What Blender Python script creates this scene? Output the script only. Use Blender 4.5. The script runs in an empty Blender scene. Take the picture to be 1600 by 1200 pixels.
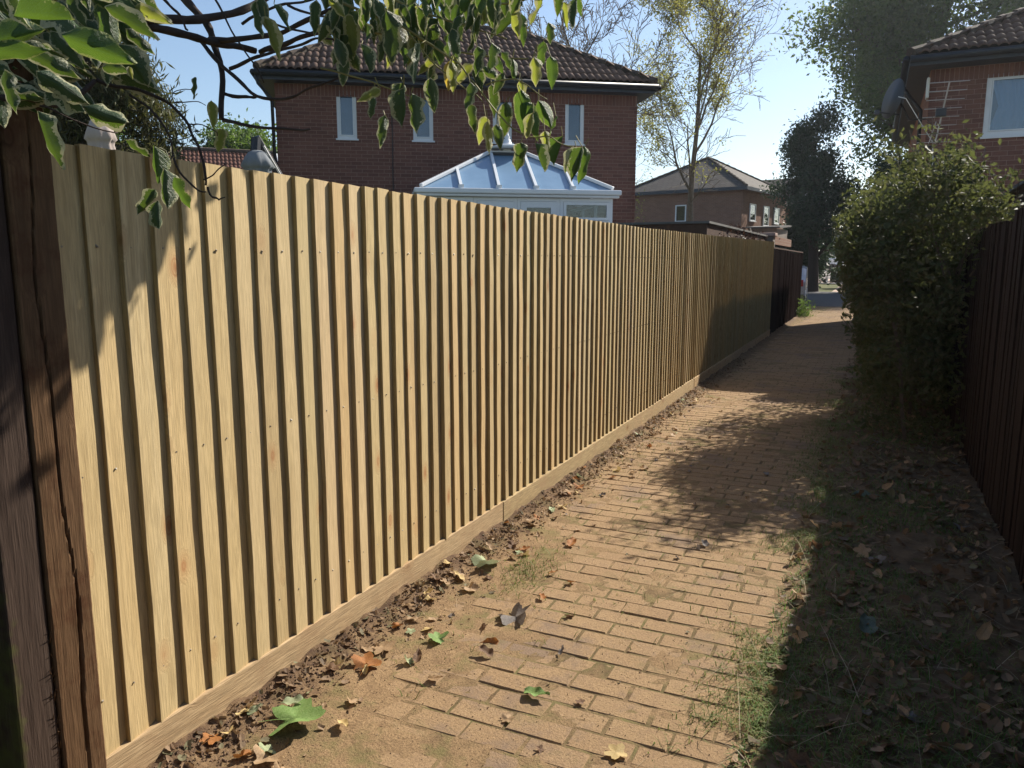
import bpy, math, random
import numpy as np
from mathutils import Vector, Matrix, Euler
from math import radians as rad, sin, cos, pi, tan, sqrt

# ------------------------------------------------------------------ camera, sky, sun, exposure
S = bpy.context.scene
COL = S.collection
H_CAM = 1.62
YAW, PITCH, FPX = rad(24.98), rad(9.04), 1200.0
cam = bpy.data.cameras.new('camera')
cam.lens = 27.0; cam.sensor_width = 36.0; cam.clip_start = 0.05; cam.clip_end = 2000
camo = bpy.data.objects.new('camera', cam); COL.objects.link(camo)
camo.location = (0, 0, H_CAM); camo.rotation_euler = (pi / 2 - PITCH, 0, YAW)
S.camera = camo
S.render.resolution_x = 1024; S.render.resolution_y = 768
SUN_AZ, SUN_EL = rad(25), rad(38.5)
w = bpy.data.worlds.new('World'); S.world = w; w.use_nodes = True
nt = w.node_tree; nt.nodes.clear()
sky = nt.nodes.new('ShaderNodeTexSky'); sky.sky_type = 'NISHITA'; sky.sun_disc = False
sky.sun_elevation = SUN_EL; sky.sun_rotation = SUN_AZ; sky.air_density = 1.0; sky.dust_density = 0.6; sky.ozone_density = 1.4
bg = nt.nodes.new('ShaderNodeBackground'); bg.inputs[1].default_value = 0.088
wo = nt.nodes.new('ShaderNodeOutputWorld')
nt.links.new(sky.outputs[0], bg.inputs[0]); nt.links.new(bg.outputs[0], wo.inputs[0])
sl = bpy.data.lights.new('sun', 'SUN'); sl.energy = 5.0; sl.angle = rad(0.55); sl.color = (1.0, 0.93, 0.81)
so = bpy.data.objects.new('sun', sl); COL.objects.link(so)
sd = Vector((sin(SUN_AZ) * cos(SUN_EL), cos(SUN_AZ) * cos(SUN_EL), sin(SUN_EL)))
so.rotation_euler = sd.to_track_quat('Z', 'Y').to_euler(); so.location = sd * 50
S.view_settings.view_transform = 'Standard'; S.view_settings.look = 'None'
S.view_settings.exposure = 0.82; S.view_settings.gamma = 1.0; S.view_settings.use_curve_mapping = False
try:
    S.cycles.max_bounces = 6; S.cycles.transparent_max_bounces = 12
except Exception: pass

# ------------------------------------------------------------------ helpers
R = random.Random(7)
def seed(n):
    global R
    R = random.Random(n)

def at(u, v, depth):
    """world point seen along a viewing direction, 'depth' metres ahead"""
    x = (u - 800) / FPX * depth; y = (v - 600) / FPX * depth; z = depth
    yl = y * cos(PITCH) + z * sin(PITCH); zl = -y * sin(PITCH) + z * cos(PITCH)
    return Vector((x * cos(YAW) - zl * sin(YAW), x * sin(YAW) + zl * cos(YAW), H_CAM - yl))

def tag(o, label=None, cat=None, group=None, kind=None):
    if label: o['label'] = label
    if cat: o['category'] = cat
    if group: o['group'] = group
    if kind: o['kind'] = kind
    return o

def empty(name, loc=(0, 0, 0), rz=0, label=None, cat=None, group=None, parent=None):
    o = bpy.data.objects.new(name, None); COL.objects.link(o)
    o.location = loc; o.rotation_euler = (0, 0, rz); o.empty_display_size = 0.1
    if parent: o.parent = parent
    tag(o, label, cat, group); return o

def link(name, me, parent=None, loc=None, rot=None, scale=None, mat=None):
    o = bpy.data.objects.new(name, me); COL.objects.link(o)
    if parent: o.parent = parent
    if mat is not None and not me.materials: me.materials.append(mat)
    if loc is not None: o.location = loc
    if rot is not None: o.rotation_euler = rot
    if scale is not None: o.scale = scale if hasattr(scale, '__len__') else (scale,) * 3
    return o

class MB:
    def __init__(s): s.v = []; s.f = []
    def add(s, vs, fs, M=None):
        n = len(s.v)
        s.v += [tuple(M @ Vector(p)) for p in vs] if M else [tuple(p) for p in vs]
        s.f += [tuple(i + n for i in f) for f in fs]; return s
    def box(s, a, b, M=None, bottom=True):
        x0, y0, z0 = a; x1, y1, z1 = b
        fs = [(4, 5, 6, 7), (0, 1, 5, 4), (1, 2, 6, 5), (2, 3, 7, 6), (3, 0, 4, 7)]
        if bottom: fs.append((3, 2, 1, 0))
        return s.add([(x0, y0, z0), (x1, y0, z0), (x1, y1, z0), (x0, y1, z0), (x0, y0, z1), (x1, y0, z1), (x1, y1, z1), (x0, y1, z1)], fs, M)
    def beam(s, p, q, wd, ht, up=(0, 0, 1)):
        p = Vector(p); q = Vector(q); d = (q - p); L = d.length; d.normalize()
        up = Vector(up); x = d.cross(up).normalized(); z = x.cross(d)
        M = Matrix((( x[0], d[0], z[0], p[0]), (x[1], d[1], z[1], p[1]), (x[2], d[2], z[2], p[2]), (0, 0, 0, 1)))
        return s.box((-wd / 2, 0, -ht / 2), (wd / 2, L, ht / 2), M)
    def tube(s, pts, rads, n=6, cap=True):
        pts = [Vector(p) for p in pts]; base = len(s.v)
        if not hasattr(rads, '__len__'): rads = [rads] * len(pts)
        ref = None
        for i, p in enumerate(pts):
            t = (pts[min(i + 1, len(pts) - 1)] - pts[max(i - 1, 0)])
            if t.length < 1e-9: t = Vector((0, 0, 1))
            t.normalize()
            if ref is None: ref = t.orthogonal().normalized()
            ref = (ref - t * ref.dot(t))
            ref = ref.normalized() if ref.length > 1e-6 else t.orthogonal().normalized()
            b = t.cross(ref)
            for k in range(n):
                a = 2 * pi * k / n; s.v.append(tuple(p + (ref * cos(a) + b * sin(a)) * rads[i]))
        for i in range(len(pts) - 1):
            for k in range(n):
                a = base + i * n + k; b2 = base + i * n + (k + 1) % n
                s.f.append((a, b2, b2 + n, a + n))
        if cap:
            s.f.append(tuple(base + k for k in range(n))[::-1]); e = base + (len(pts) - 1) * n
            s.f.append(tuple(e + k for k in range(n)))
        return s
    def lathe(s, prof, n=16, M=None):
        vs = []; fs = []
        for (r, z) in prof:
            for k in range(n): a = 2 * pi * k / n; vs.append((r * cos(a), r * sin(a), z))
        for i in range(len(prof) - 1):
            for k in range(n): a = i * n + k; b = i * n + (k + 1) % n; fs.append((a, b, b + n, a + n))
        fs.append(tuple(range(n))[::-1]); fs.append(tuple((len(prof) - 1) * n + k for k in range(n)))
        return s.add(vs, fs, M)
    def build(s, name, mat, parent=None, smooth=False, loc=None, rot=None, kind=None, bevel=0):
        me = bpy.data.meshes.new(name); me.from_pydata(s.v, [], s.f); me.update()
        if smooth: me.polygons.foreach_set('use_smooth', [True] * len(me.polygons))
        o = link(name, me, parent, loc, rot, mat=mat)
        if bevel:
            b = o.modifiers.new('bevel', 'BEVEL'); b.width = bevel; b.segments = 2; b.limit_method = 'ANGLE'
        if kind: o['kind'] = kind
        return o

def np_mesh(name, V, F, smooth=False):
    """V (n,3), F (m,k) same-size polygons"""
    V = np.asarray(V, dtype=np.float32); F = np.asarray(F, dtype=np.int32)
    me = bpy.data.meshes.new(name); m, k = F.shape
    me.vertices.add(len(V)); me.vertices.foreach_set('co', V.ravel())
    me.loops.add(m * k); me.loops.foreach_set('vertex_index', F.ravel())
    me.polygons.add(m); me.polygons.foreach_set('loop_start', np.arange(0, m * k, k, dtype=np.int32))
    me.polygons.foreach_set('loop_total', np.full(m, k, dtype=np.int32))
    me.polygons.foreach_set('use_smooth', np.full(m, smooth, dtype=bool))
    me.update(calc_edges=True); me.validate(); return me

def scatter_join(name, tV, tF, mats4, smooth=False):
    """copies of one small template mesh, joined. mats4 (n,4,4)"""
    tV = np.asarray(tV, dtype=np.float64); tF = np.asarray(tF); n = len(mats4)
    Vh = np.c_[tV, np.ones(len(tV))]
    V = np.einsum('nij,vj->nvi', mats4, Vh)[:, :, :3].reshape(-1, 3)
    F = (tF[None] + (np.arange(n) * len(tV))[:, None, None]).reshape(-1, tF.shape[1])
    return np_mesh(name, V, F, smooth)

def m4(loc, rx=0, ry=0, rz=0, s=1):
    sc = s if hasattr(s, '__len__') else (s, s, s)
    return np.array(Matrix.LocRotScale(Vector(loc), Euler((rx, ry, rz)), Vector(sc)))

class Noise2:
    def __init__(s, sd):
        s.g = np.random.RandomState(sd).rand(64, 64)
    def __call__(s, x, y):
        x = np.asarray(x, float); y = np.asarray(y, float)
        xi = np.floor(x).astype(int); yi = np.floor(y).astype(int); fx = x - xi; fy = y - yi
        fx = fx * fx * (3 - 2 * fx); fy = fy * fy * (3 - 2 * fy); g = s.g
        a = g[xi % 64, yi % 64]; b = g[(xi + 1) % 64, yi % 64]; c = g[xi % 64, (yi + 1) % 64]; d = g[(xi + 1) % 64, (yi + 1) % 64]
        return (a * (1 - fx) + b * fx) * (1 - fy) + (c * (1 - fx) + d * fx) * fy
    def fbm(s, x, y, o=4):
        t = 0; a = 0.5
        for i in range(o): t = t + a * s(x * 2 ** i + 7.3 * i, y * 2 ** i + 3.1 * i); a *= 0.5
        return t / (1 - 0.5 ** o)
N2 = Noise2(3)

# ------------------------------------------------------------------ materials
class NT:
    def __init__(s, name, rough=0.8, spec=0.3):
        s.m = bpy.data.materials.new(name); s.m.use_nodes = True; s.t = s.m.node_tree; s.n = s.t.nodes
        s.b = s.n['Principled BSDF']; s.b.inputs['Roughness'].default_value = rough
        s.b.inputs['Specular IOR Level'].default_value = spec
        s.tc = s.n.new('ShaderNodeTexCoord')
    def L(s, a, b): s.t.links.new(a, b); return s
    def coords(s, which='Object', scale=(1, 1, 1), randomize=False):
        mp = s.n.new('ShaderNodeMapping'); mp.inputs['Scale'].default_value = scale
        src = s.tc.outputs[which]
        if which == 'World':
            pass
        if randomize:
            oi = s.n.new('ShaderNodeObjectInfo'); mu = s.n.new('ShaderNodeMath'); mu.operation = 'MULTIPLY'; mu.inputs[1].default_value = 61.7
            s.L(oi.outputs['Random'], mu.inputs[0]); ad = s.n.new('ShaderNodeVectorMath'); ad.operation = 'ADD'
            s.L(src, ad.inputs[0]); s.L(mu.outputs[0], ad.inputs[1]); src = ad.outputs[0]
        s.L(src, mp.inputs[0]); return mp.outputs[0]
    def noise(s, vec, scale, detail=4, rough=0.6, dist=0.0):
        n = s.n.new('ShaderNodeTexNoise'); n.inputs['Scale'].default_value = scale; n.inputs['Detail'].default_value = detail
        n.inputs['Roughness'].default_value = rough; n.inputs['Distortion'].default_value = dist
        s.L(vec, n.inputs['Vector']); return n.outputs['Fac']
    def ramp(s, fac, stops):
        r = s.n.new('ShaderNodeValToRGB'); e = r.color_ramp.elements
        while len(e) < len(stops): e.new(0.5)
        for i, (p, c) in enumerate(stops):
            e[i].position = p; e[i].color = (c, c, c, 1) if not hasattr(c, '__len__') else (*c, 1)
        s.L(fac, r.inputs[0]); return r.outputs[0]
    def mix(s, fac, a, b, mode='MIX'):
        m = s.n.new('ShaderNodeMix'); m.data_type = 'RGBA'; m.blend_type = mode
        for sock, val in ((m.inputs[0], fac), (m.inputs[6], a), (m.inputs[7], b)):
            if isinstance(val, (int, float)): sock.default_value = val
            elif isinstance(val, tuple): sock.default_value = (*val, 1)
            else: s.L(val, sock)
        return m.outputs[2]
    def math(s, op, a, b=0.5):
        m = s.n.new('ShaderNodeMath'); m.operation = op
        for sock, val in ((m.inputs[0], a), (m.inputs[1], b)):
            if isinstance(val, (int, float)): sock.default_value = val
            else: s.L(val, sock)
        return m.outputs[0]
    def rand(s):
        return s.n.new('ShaderNodeObjectInfo').outputs['Random']
    def island(s):
        return s.n.new('ShaderNodeNewGeometry').outputs['Random Per Island']
    def bump(s, h, strength=0.3, dist=0.01):
        b = s.n.new('ShaderNodeBump'); b.inputs['Strength'].default_value = strength; b.inputs['Distance'].default_value = dist
        s.L(h, b.inputs['Height']); s.L(b.outputs[0], s.b.inputs['Normal']); return b.outputs[0]
    def color(s, c):
        if isinstance(c, tuple): s.b.inputs['Base Color'].default_value = (*c, 1)
        else: s.L(c, s.b.inputs['Base Color'])
        return s
    def translucent(s, fac, col):
        out = s.n['Material Output']; mx = s.n.new('ShaderNodeMixShader'); tr = s.n.new('ShaderNodeBsdfTranslucent')
        if isinstance(col, tuple): tr.inputs[0].default_value = (*col, 1)
        else: s.L(col, tr.inputs[0])
        mx.inputs[0].default_value = fac; s.L(s.b.outputs[0], mx.inputs[1]); s.L(tr.outputs[0], mx.inputs[2])
        s.L(mx.outputs[0], out.inputs[0]); return s

def plain(name, col, rough=0.5, var=0.12, scale=6, spec=0.4, metal=0.0, bump=0.1):
    t = NT(name, rough, spec); v = t.coords(); n = t.noise(v, scale, 5)
    a = tuple(c * (1 - var) for c in col); b = tuple(min(1, c * (1 + var)) for c in col)
    t.color(t.ramp(n, [(0.3, a), (0.7, b)])); t.b.inputs['Metallic'].default_value = metal
    if bump: t.bump(t.noise(v, scale * 12, 3), bump, 0.004)
    return t.m

def wood(name, pale, mid, dark, knot=(0.20, 0.095, 0.04), grain=1.0, rough=0.75, tint=0.25, axis='z', streak=None, island=False):
    t = NT(name, rough, 0.25)
    st = {'z': (1, 1, 0.06), 'y': (1, 0.06, 1), 'x': (0.06, 1, 1)}[axis]
    st2 = {'z': (1, 1, 0.6), 'y': (1, 0.6, 1), 'x': (0.6, 1, 1)}[axis]
    v = t.coords('Object', st, True); vk = t.coords('Object', st2, True)
    vo = t.n.new('ShaderNodeTexVoronoi'); vo.inputs['Scale'].default_value = 5.0; t.L(vk, vo.inputs['Vector'])
    kd = vo.outputs['Distance']
    knotm = t.ramp(kd, [(0.04, 0.9), (0.075, 0.1), (0.085, 0.75), (0.11, 0.0)])
    halo = t.ramp(kd, [(0.08, 1.0), (0.22, 0.0)])
    sh = t.n.new('ShaderNodeVectorMath'); sh.operation = 'ADD'; t.L(v, sh.inputs[0]); t.L(t.mix(1.0, halo, (0.02, 0.02, 0.02), 'MULTIPLY'), sh.inputs[1])
    g1 = t.noise(sh.outputs[0], 34, 6, 0.68, 0.5); g2 = t.noise(sh.outputs[0], 190, 3, 0.6)
    big = t.noise(v, 5.0, 3)
    c = t.ramp(g1, [(0.28, dark), (0.46, mid), (0.72, pale)])
    c = t.mix(t.ramp(g2, [(0.38, 0.62 * grain), (0.62, 0.0)]), c, tuple(x * 0.62 for x in mid))
    c = t.mix(t.ramp(big, [(0.35, 0.0), (0.7, 0.5)]), c, tuple(x * 0.8 for x in pale))
    c = t.mix(halo, c, tuple(0.55 * a + 0.45 * b for a, b in zip(mid, knot)))
    c = t.mix(knotm, c, knot)
    rnd = t.island() if island else t.rand()
    c = t.mix(1.0, c, t.ramp(rnd, [(0.0, (1 - tint, 1 - tint * 1.05, 1 - tint * 1.2)), (0.25, (0.97, 0.99, 0.90)), (0.5, (1, 0.95, 0.84)), (0.75, (0.90, 0.95, 0.88)), (1.0, (1, 1, 1))]), 'MULTIPLY')
    if streak:
        vs = t.coords('Object', (1, 1, 1)); c = t.mix(t.ramp(t.noise(vs, 7, 5, 0.7), [(0.5, 0.0), (0.68, 0.85)]), c, streak)
    t.color(c); h = t.math('ADD', g2, t.math('MULTIPLY', g1, 0.8)); t.bump(h, 0.35 * grain, 0.004)
    return t.m

M = {}
M['board'] = wood('new_softwood', (0.59, 0.445, 0.26), (0.51, 0.375, 0.205), (0.33, 0.23, 0.115), knot=(0.33, 0.155, 0.07), grain=1.1, tint=0.28)
M['board_edge'] = wood('board_edge_shade_tone', (0.48, 0.35, 0.18), (0.41, 0.29, 0.14), (0.27, 0.185, 0.085), knot=(0.2, 0.1, 0.04), grain=1.4, tint=0.2)  # darker than the board faces: shade between boards put into the edge colour
M['gravel'] = wood('rough_sawn_gravel_board', (0.58, 0.42, 0.25), (0.50, 0.345, 0.195), (0.33, 0.21, 0.115), axis='y', grain=1.6, tint=0.1, streak=(0.36, 0.24, 0.135))
M['post_a'] = wood('old_purple_brown_post', (0.09, 0.062, 0.053), (0.062, 0.041, 0.035), (0.03, 0.016, 0.013), knot=(0.02, 0.01, 0.008), grain=1.5, tint=0.05)
M['post_b'] = wood('old_orange_brown_post', (0.165, 0.095, 0.055), (0.12, 0.067, 0.039), (0.055, 0.031, 0.019), knot=(0.03, 0.014, 0.008), grain=1.5, tint=0.05, streak=(0.07, 0.03, 0.015))
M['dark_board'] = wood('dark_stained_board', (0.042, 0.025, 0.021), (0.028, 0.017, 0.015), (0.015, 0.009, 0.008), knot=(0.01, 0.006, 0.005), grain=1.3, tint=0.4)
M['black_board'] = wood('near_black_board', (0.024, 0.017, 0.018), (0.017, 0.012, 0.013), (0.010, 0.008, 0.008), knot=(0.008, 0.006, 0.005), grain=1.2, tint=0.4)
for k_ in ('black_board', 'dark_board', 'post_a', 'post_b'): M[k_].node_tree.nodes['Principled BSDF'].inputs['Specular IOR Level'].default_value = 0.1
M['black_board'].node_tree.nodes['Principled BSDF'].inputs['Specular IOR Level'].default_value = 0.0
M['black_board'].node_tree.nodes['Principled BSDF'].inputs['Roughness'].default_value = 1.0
M['old_beam'] = wood('weathered_brown_beam', (0.10, 0.05, 0.035), (0.07, 0.036, 0.026), (0.04, 0.02, 0.015), axis='y', grain=1.2, tint=0.1)

def post_algae():
    # algae stains with their own shape on the older post
    m = M['post_a']; t = m.node_tree; b = t.nodes['Principled BSDF']; src = b.inputs['Base Color'].links[0].from_socket
    tc = t.nodes.new('ShaderNodeTexCoord'); sep = t.nodes.new('ShaderNodeSeparateXYZ'); t.links.new(tc.outputs['Object'], sep.inputs[0])
    n = t.nodes.new('ShaderNodeTexNoise'); n.inputs['Scale'].default_value = 22; n.inputs['Detail'].default_value = 8; t.links.new(tc.outputs['Object'], n.inputs['Vector'])
    a = t.nodes.new('ShaderNodeMapRange'); a.inputs[1].default_value = 0.075; a.inputs[2].default_value = 0.0; t.links.new(sep.outputs['Y'], a.inputs[0])
    z = t.nodes.new('ShaderNodeMapRange'); z.inputs[1].default_value = 1.5; z.inputs[2].default_value = 0.5; t.links.new(sep.outputs['Z'], z.inputs[0])
    q = t.nodes.new('ShaderNodeMath'); q.operation = 'MULTIPLY'; t.links.new(a.outputs[0], q.inputs[0]); t.links.new(z.outputs[0], q.inputs[1])
    q2 = t.nodes.new('ShaderNodeMath'); q2.operation = 'ADD'; t.links.new(q.outputs[0], q2.inputs[0]); t.links.new(n.outputs['Fac'], q2.inputs[1])
    r = t.nodes.new('ShaderNodeMapRange'); r.inputs[1].default_value = 0.95; r.inputs[2].default_value = 1.35; t.links.new(q2.outputs[0], r.inputs[0])
    mx = t.nodes.new('ShaderNodeMix'); mx.data_type = 'RGBA'; t.links.new(r.outputs[0], mx.inputs[0]); t.links.new(src, mx.inputs[6]); mx.inputs[7].default_value = (0.075, 0.078, 0.026, 1)
    t.links.new(mx.outputs[2], b.inputs['Base Color'])
post_algae()

def paver_mat():
    t = NT('dusty_tan_paver', 0.9, 0.2); v = t.coords('Object'); g = t.n.new('ShaderNodeNewGeometry'); p = g.outputs['Position']
    big = t.noise(p, 1.7, 5, 0.6); fine = t.noise(p, 105, 5, 0.8); mid = t.noise(p, 20, 6, 0.75)
    base = t.ramp(g.outputs['Random Per Island'], [(0.0, (0.25, 0.158, 0.085)), (0.5, (0.30, 0.195, 0.105)), (1.0, (0.34, 0.228, 0.13))])
    base = t.mix(0.45, base, t.ramp(t.rand(), [(0, (0.26, 0.165, 0.09)), (1, (0.34, 0.23, 0.135))]))
    c = t.mix(t.ramp(big, [(0.35, 0.75), (0.6, 0.15)]), base, (0.33, 0.222, 0.118))
    c = t.mix(t.ramp(mid, [(0.48, 0.0), (0.68, 0.6)]), c, (0.24, 0.155, 0.095))
    c = t.mix(t.ramp(fine, [(0.36, 0.85), (0.50, 0.0)]), c, (0.15, 0.10, 0.058))
    c = t.mix(t.ramp(fine, [(0.58, 0.0), (0.70, 0.6)]), c, (0.50, 0.37, 0.23))
    c = t.mix(t.ramp(t.noise(p, 1.3, 6, 0.7), [(0.53, 0.0), (0.62, 0.7)]), c, (0.19, 0.135, 0.10))
    c = t.mix(t.ramp(t.noise(p, 3.1, 6, 0.75), [(0.55, 0.0), (0.68, 0.55)]), c, (0.17, 0.14, 0.065))
    t.color(c); t.bump(t.math('ADD', fine, t.math('MULTIPLY', mid, 0.7)), 0.9, 0.006); return t.m
M['paver'] = paver_mat()

def soil_mat():
    t = NT('dusty_soil', 0.95, 0.15); g = t.n.new('ShaderNodeNewGeometry'); p = g.outputs['Position']
    big = t.noise(p, 2.2, 5, 0.6); fine = t.noise(p, 120, 5, 0.75); mid = t.noise(p, 14, 5, 0.7)
    sep = t.n.new('ShaderNodeSeparateXYZ'); t.L(p, sep.inputs[0])
    c = t.ramp(mid, [(0.3, (0.21, 0.135, 0.075)), (0.5, (0.28, 0.185, 0.10)), (0.7, (0.33, 0.222, 0.12))])
    c = t.mix(t.ramp(fine, [(0.32, 0.8), (0.55, 0.0)]), c, (0.085, 0.05, 0.03))
    c = t.mix(t.ramp(fine, [(0.6, 0.0), (0.75, 0.5)]), c, (0.46, 0.33, 0.21))
    low = t.n.new('ShaderNodeMapRange'); low.inputs[1].default_value = -0.0005; low.inputs[2].default_value = -0.004; t.L(sep.outputs['Z'], low.inputs[0])
    c = t.mix(t.math('MULTIPLY', low.outputs[0], 0.75), c, t.ramp(mid, [(0.4, (0.085, 0.06, 0.032)), (0.6, (0.12, 0.10, 0.045))]))
    moss = t.ramp(t.noise(p, 5.5, 5, 0.65), [(0.5, 0.0), (0.66, 0.7)])
    c = t.mix(moss, c, (0.15, 0.14, 0.055))
    # dark damp earth close to the gravel board, leaf mould on the verge
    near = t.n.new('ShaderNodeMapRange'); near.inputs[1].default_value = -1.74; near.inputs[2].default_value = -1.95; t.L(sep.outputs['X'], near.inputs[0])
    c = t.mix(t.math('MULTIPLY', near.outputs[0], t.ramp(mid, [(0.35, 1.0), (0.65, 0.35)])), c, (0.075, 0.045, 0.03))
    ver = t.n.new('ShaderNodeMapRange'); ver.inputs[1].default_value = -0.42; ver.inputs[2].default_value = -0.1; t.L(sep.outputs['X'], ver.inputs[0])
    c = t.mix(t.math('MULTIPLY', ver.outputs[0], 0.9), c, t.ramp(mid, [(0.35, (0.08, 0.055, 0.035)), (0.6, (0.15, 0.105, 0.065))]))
    t.color(c); t.bump(t.math('ADD', fine, mid), 0.8, 0.008); return t.m
M['soil'] = soil_mat()

def brick_mat(name, cols, scale_var=0.3):
    t = NT(name, 0.85, 0.25); g = t.n.new('ShaderNodeNewGeometry'); p = g.outputs['Position']
    rr = t.math('FRACT', t.math('ADD', g.outputs['Random Per Island'], t.rand()), 0)
    c = t.ramp(rr, [(0.0, cols[0]), (0.4, cols[1]), (0.75, cols[2]), (1.0, cols[1])])
    c = t.mix(t.ramp(t.noise(p, 60, 5, 0.7), [(0.35, 0.5), (0.6, 0.0)]), c, tuple(x * 0.55 for x in cols[0]))
    c = t.mix(t.ramp(t.noise(p, 1.4, 4), [(0.4, 0.25), (0.7, 0.0)]), c, tuple(x * 0.6 for x in cols[1]))
    t.color(c); t.bump(t.noise(p, 90, 4, 0.7), 0.4, 0.004); return t.m
M['brick'] = brick_mat('red_facing_brick', [(0.150, 0.066, 0.050), (0.195, 0.086, 0.064), (0.24, 0.112, 0.082)])
M['brick_orange'] = brick_mat('orange_facing_brick', [(0.30, 0.13, 0.075), (0.35, 0.16, 0.09), (0.40, 0.19, 0.11)])
M['mortar'] = plain('mortar', (0.38, 0.27, 0.23), 0.95, 0.15, 30)
def far_brick(name, a, b, mo):
    t = NT(name, 0.9, 0.2); v = t.n.new('ShaderNodeTexBrick')
    sp_ = t.n.new('ShaderNodeSeparateXYZ'); cb_ = t.n.new('ShaderNodeCombineXYZ'); t.L(t.tc.outputs['Object'], sp_.inputs[0])
    t.L(t.math('ADD', sp_.outputs[0], sp_.outputs[1]), cb_.inputs[0]); t.L(sp_.outputs[2], cb_.inputs[1]); t.L(cb_.outputs[0], v.inputs['Vector'])
    v.inputs['Scale'].default_value = 1.0; v.inputs['Brick Width'].default_value = 0.225; v.inputs['Row Height'].default_value = 0.075
    v.inputs['Mortar Size'].default_value = 0.008; v.inputs['Color1'].default_value = (*a, 1); v.inputs['Color2'].default_value = (*b, 1); v.inputs['Mortar'].default_value = (*mo, 1)
    n = t.noise(t.coords(), 1.3, 5); t.color(t.mix(t.ramp(n, [(0.35, 0.3), (0.7, 0.0)]), v.outputs['Color'], tuple(x * 0.6 for x in a))); return t.m
M['far_brick'] = far_brick('distant_brown_brick', (0.20, 0.10, 0.065), (0.25, 0.13, 0.085), (0.26, 0.19, 0.15))
M['far_orange'] = far_brick('distant_orange_brick', (0.42, 0.14, 0.06), (0.48, 0.18, 0.08), (0.4, 0.25, 0.17))

def tile_mat(name, c0, c1, moss=(0.10, 0.075, 0.045), mossy=0.4):
    t = NT(name, 0.85, 0.25); g = t.n.new('ShaderNodeNewGeometry'); p = g.outputs['Position']
    rr = t.math('FRACT', t.math('ADD', g.outputs['Random Per Island'], t.rand()), 0)
    c = t.ramp(rr, [(0.0, c0), (1.0, c1)])
    c = t.mix(t.ramp(t.noise(p, 9, 6, 0.75), [(0.5, 0.0), (0.7, mossy)]), c, moss)
    c = t.mix(t.ramp(t.noise(p, 55, 4, 0.75), [(0.38, 0.55), (0.55, 0.0)]), c, tuple(x * 0.5 for x in c0))
    t.color(c); t.bump(t.noise(p, 45, 5, 0.7), 0.6, 0.008); return t.m
M['tile'] = tile_mat('brown_concrete_tile', (0.125, 0.078, 0.060), (0.20, 0.125, 0.095))
M['tile_far'] = tile_mat('red_brown_pantile', (0.16, 0.075, 0.055), (0.22, 0.105, 0.075), mossy=0.15)
M['ridge'] = tile_mat('mossy_ridge_tile', (0.07, 0.052, 0.042), (0.105, 0.078, 0.06), (0.115, 0.085, 0.04), 0.8)
M['slate'] = tile_mat('grey_brown_flat_tile', (0.115, 0.10, 0.09), (0.165, 0.145, 0.125), mossy=0.2)
M['underlay'] = plain('roof_underlay', (0.02, 0.016, 0.014), 0.95)
M['upvc'] = plain('white_upvc', (0.70, 0.72, 0.74), 0.35, 0.03, 5, bump=0.03)
M['black_pl'] = plain('black_plastic', (0.02, 0.022, 0.027), 0.45, 0.2, 8)
M['dark_soffit'] = plain('dark_blue_grey_soffit', (0.035, 0.042, 0.058), 0.5, 0.15, 6)
M['steel'] = plain('aerial_aluminium', (0.65, 0.65, 0.66), 0.35, 0.1, 9, metal=0.7)
M['dish'] = plain('grey_dish_paint', (0.045, 0.05, 0.055), 0.5, 0.1, 5)
M['cream'] = plain('cream_plastic', (0.72, 0.70, 0.62), 0.5, 0.04, 4)
M['curtain'] = plain('net_curtain', (0.20, 0.27, 0.36), 0.9, 0.06, 14)
M['blind'] = plain('grey_blue_blind', (0.10, 0.135, 0.18), 0.9, 0.05, 4)
M['room'] = plain('dim_room', (0.05, 0.05, 0.05), 0.9, 0.3, 2)
M['asphalt'] = plain('worn_asphalt', (0.07, 0.067, 0.07), 0.9, 0.2, 3)
M['pink_pave'] = plain('pinkish_paving', (0.42, 0.31, 0.24), 0.9, 0.12, 2)
M['bark'] = plain('tree_bark', (0.085, 0.062, 0.045), 0.95, 0.35, 12, bump=0.6)
M['bark_dark'] = plain('dark_stem_bark', (0.042, 0.027, 0.020), 0.9, 0.35, 25, bump=0.8)
M['bark_pale'] = plain('pale_branch_bark', (0.16, 0.125, 0.09), 0.9, 0.3, 12, bump=0.5)
M['stalk'] = plain('green_stalk', (0.20, 0.17, 0.05), 0.6, 0.2, 12)
M['fabric_cream'] = plain('cream_parasol_fabric', (0.36, 0.30, 0.27), 0.9, 0.08, 6)
M['fabric_grey'] = plain('grey_parasol_fabric', (0.16, 0.175, 0.19), 0.85, 0.1, 6)
M['garage'] = plain('garage_render', (0.20, 0.165, 0.14), 0.9, 0.25, 3)
M['felt'] = plain('roof_felt', (0.11, 0.105, 0.10), 0.9, 0.2, 3)
M['nail'] = plain('nail_head', (0.25, 0.21, 0.16), 0.5, 0.2, 5)

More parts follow.
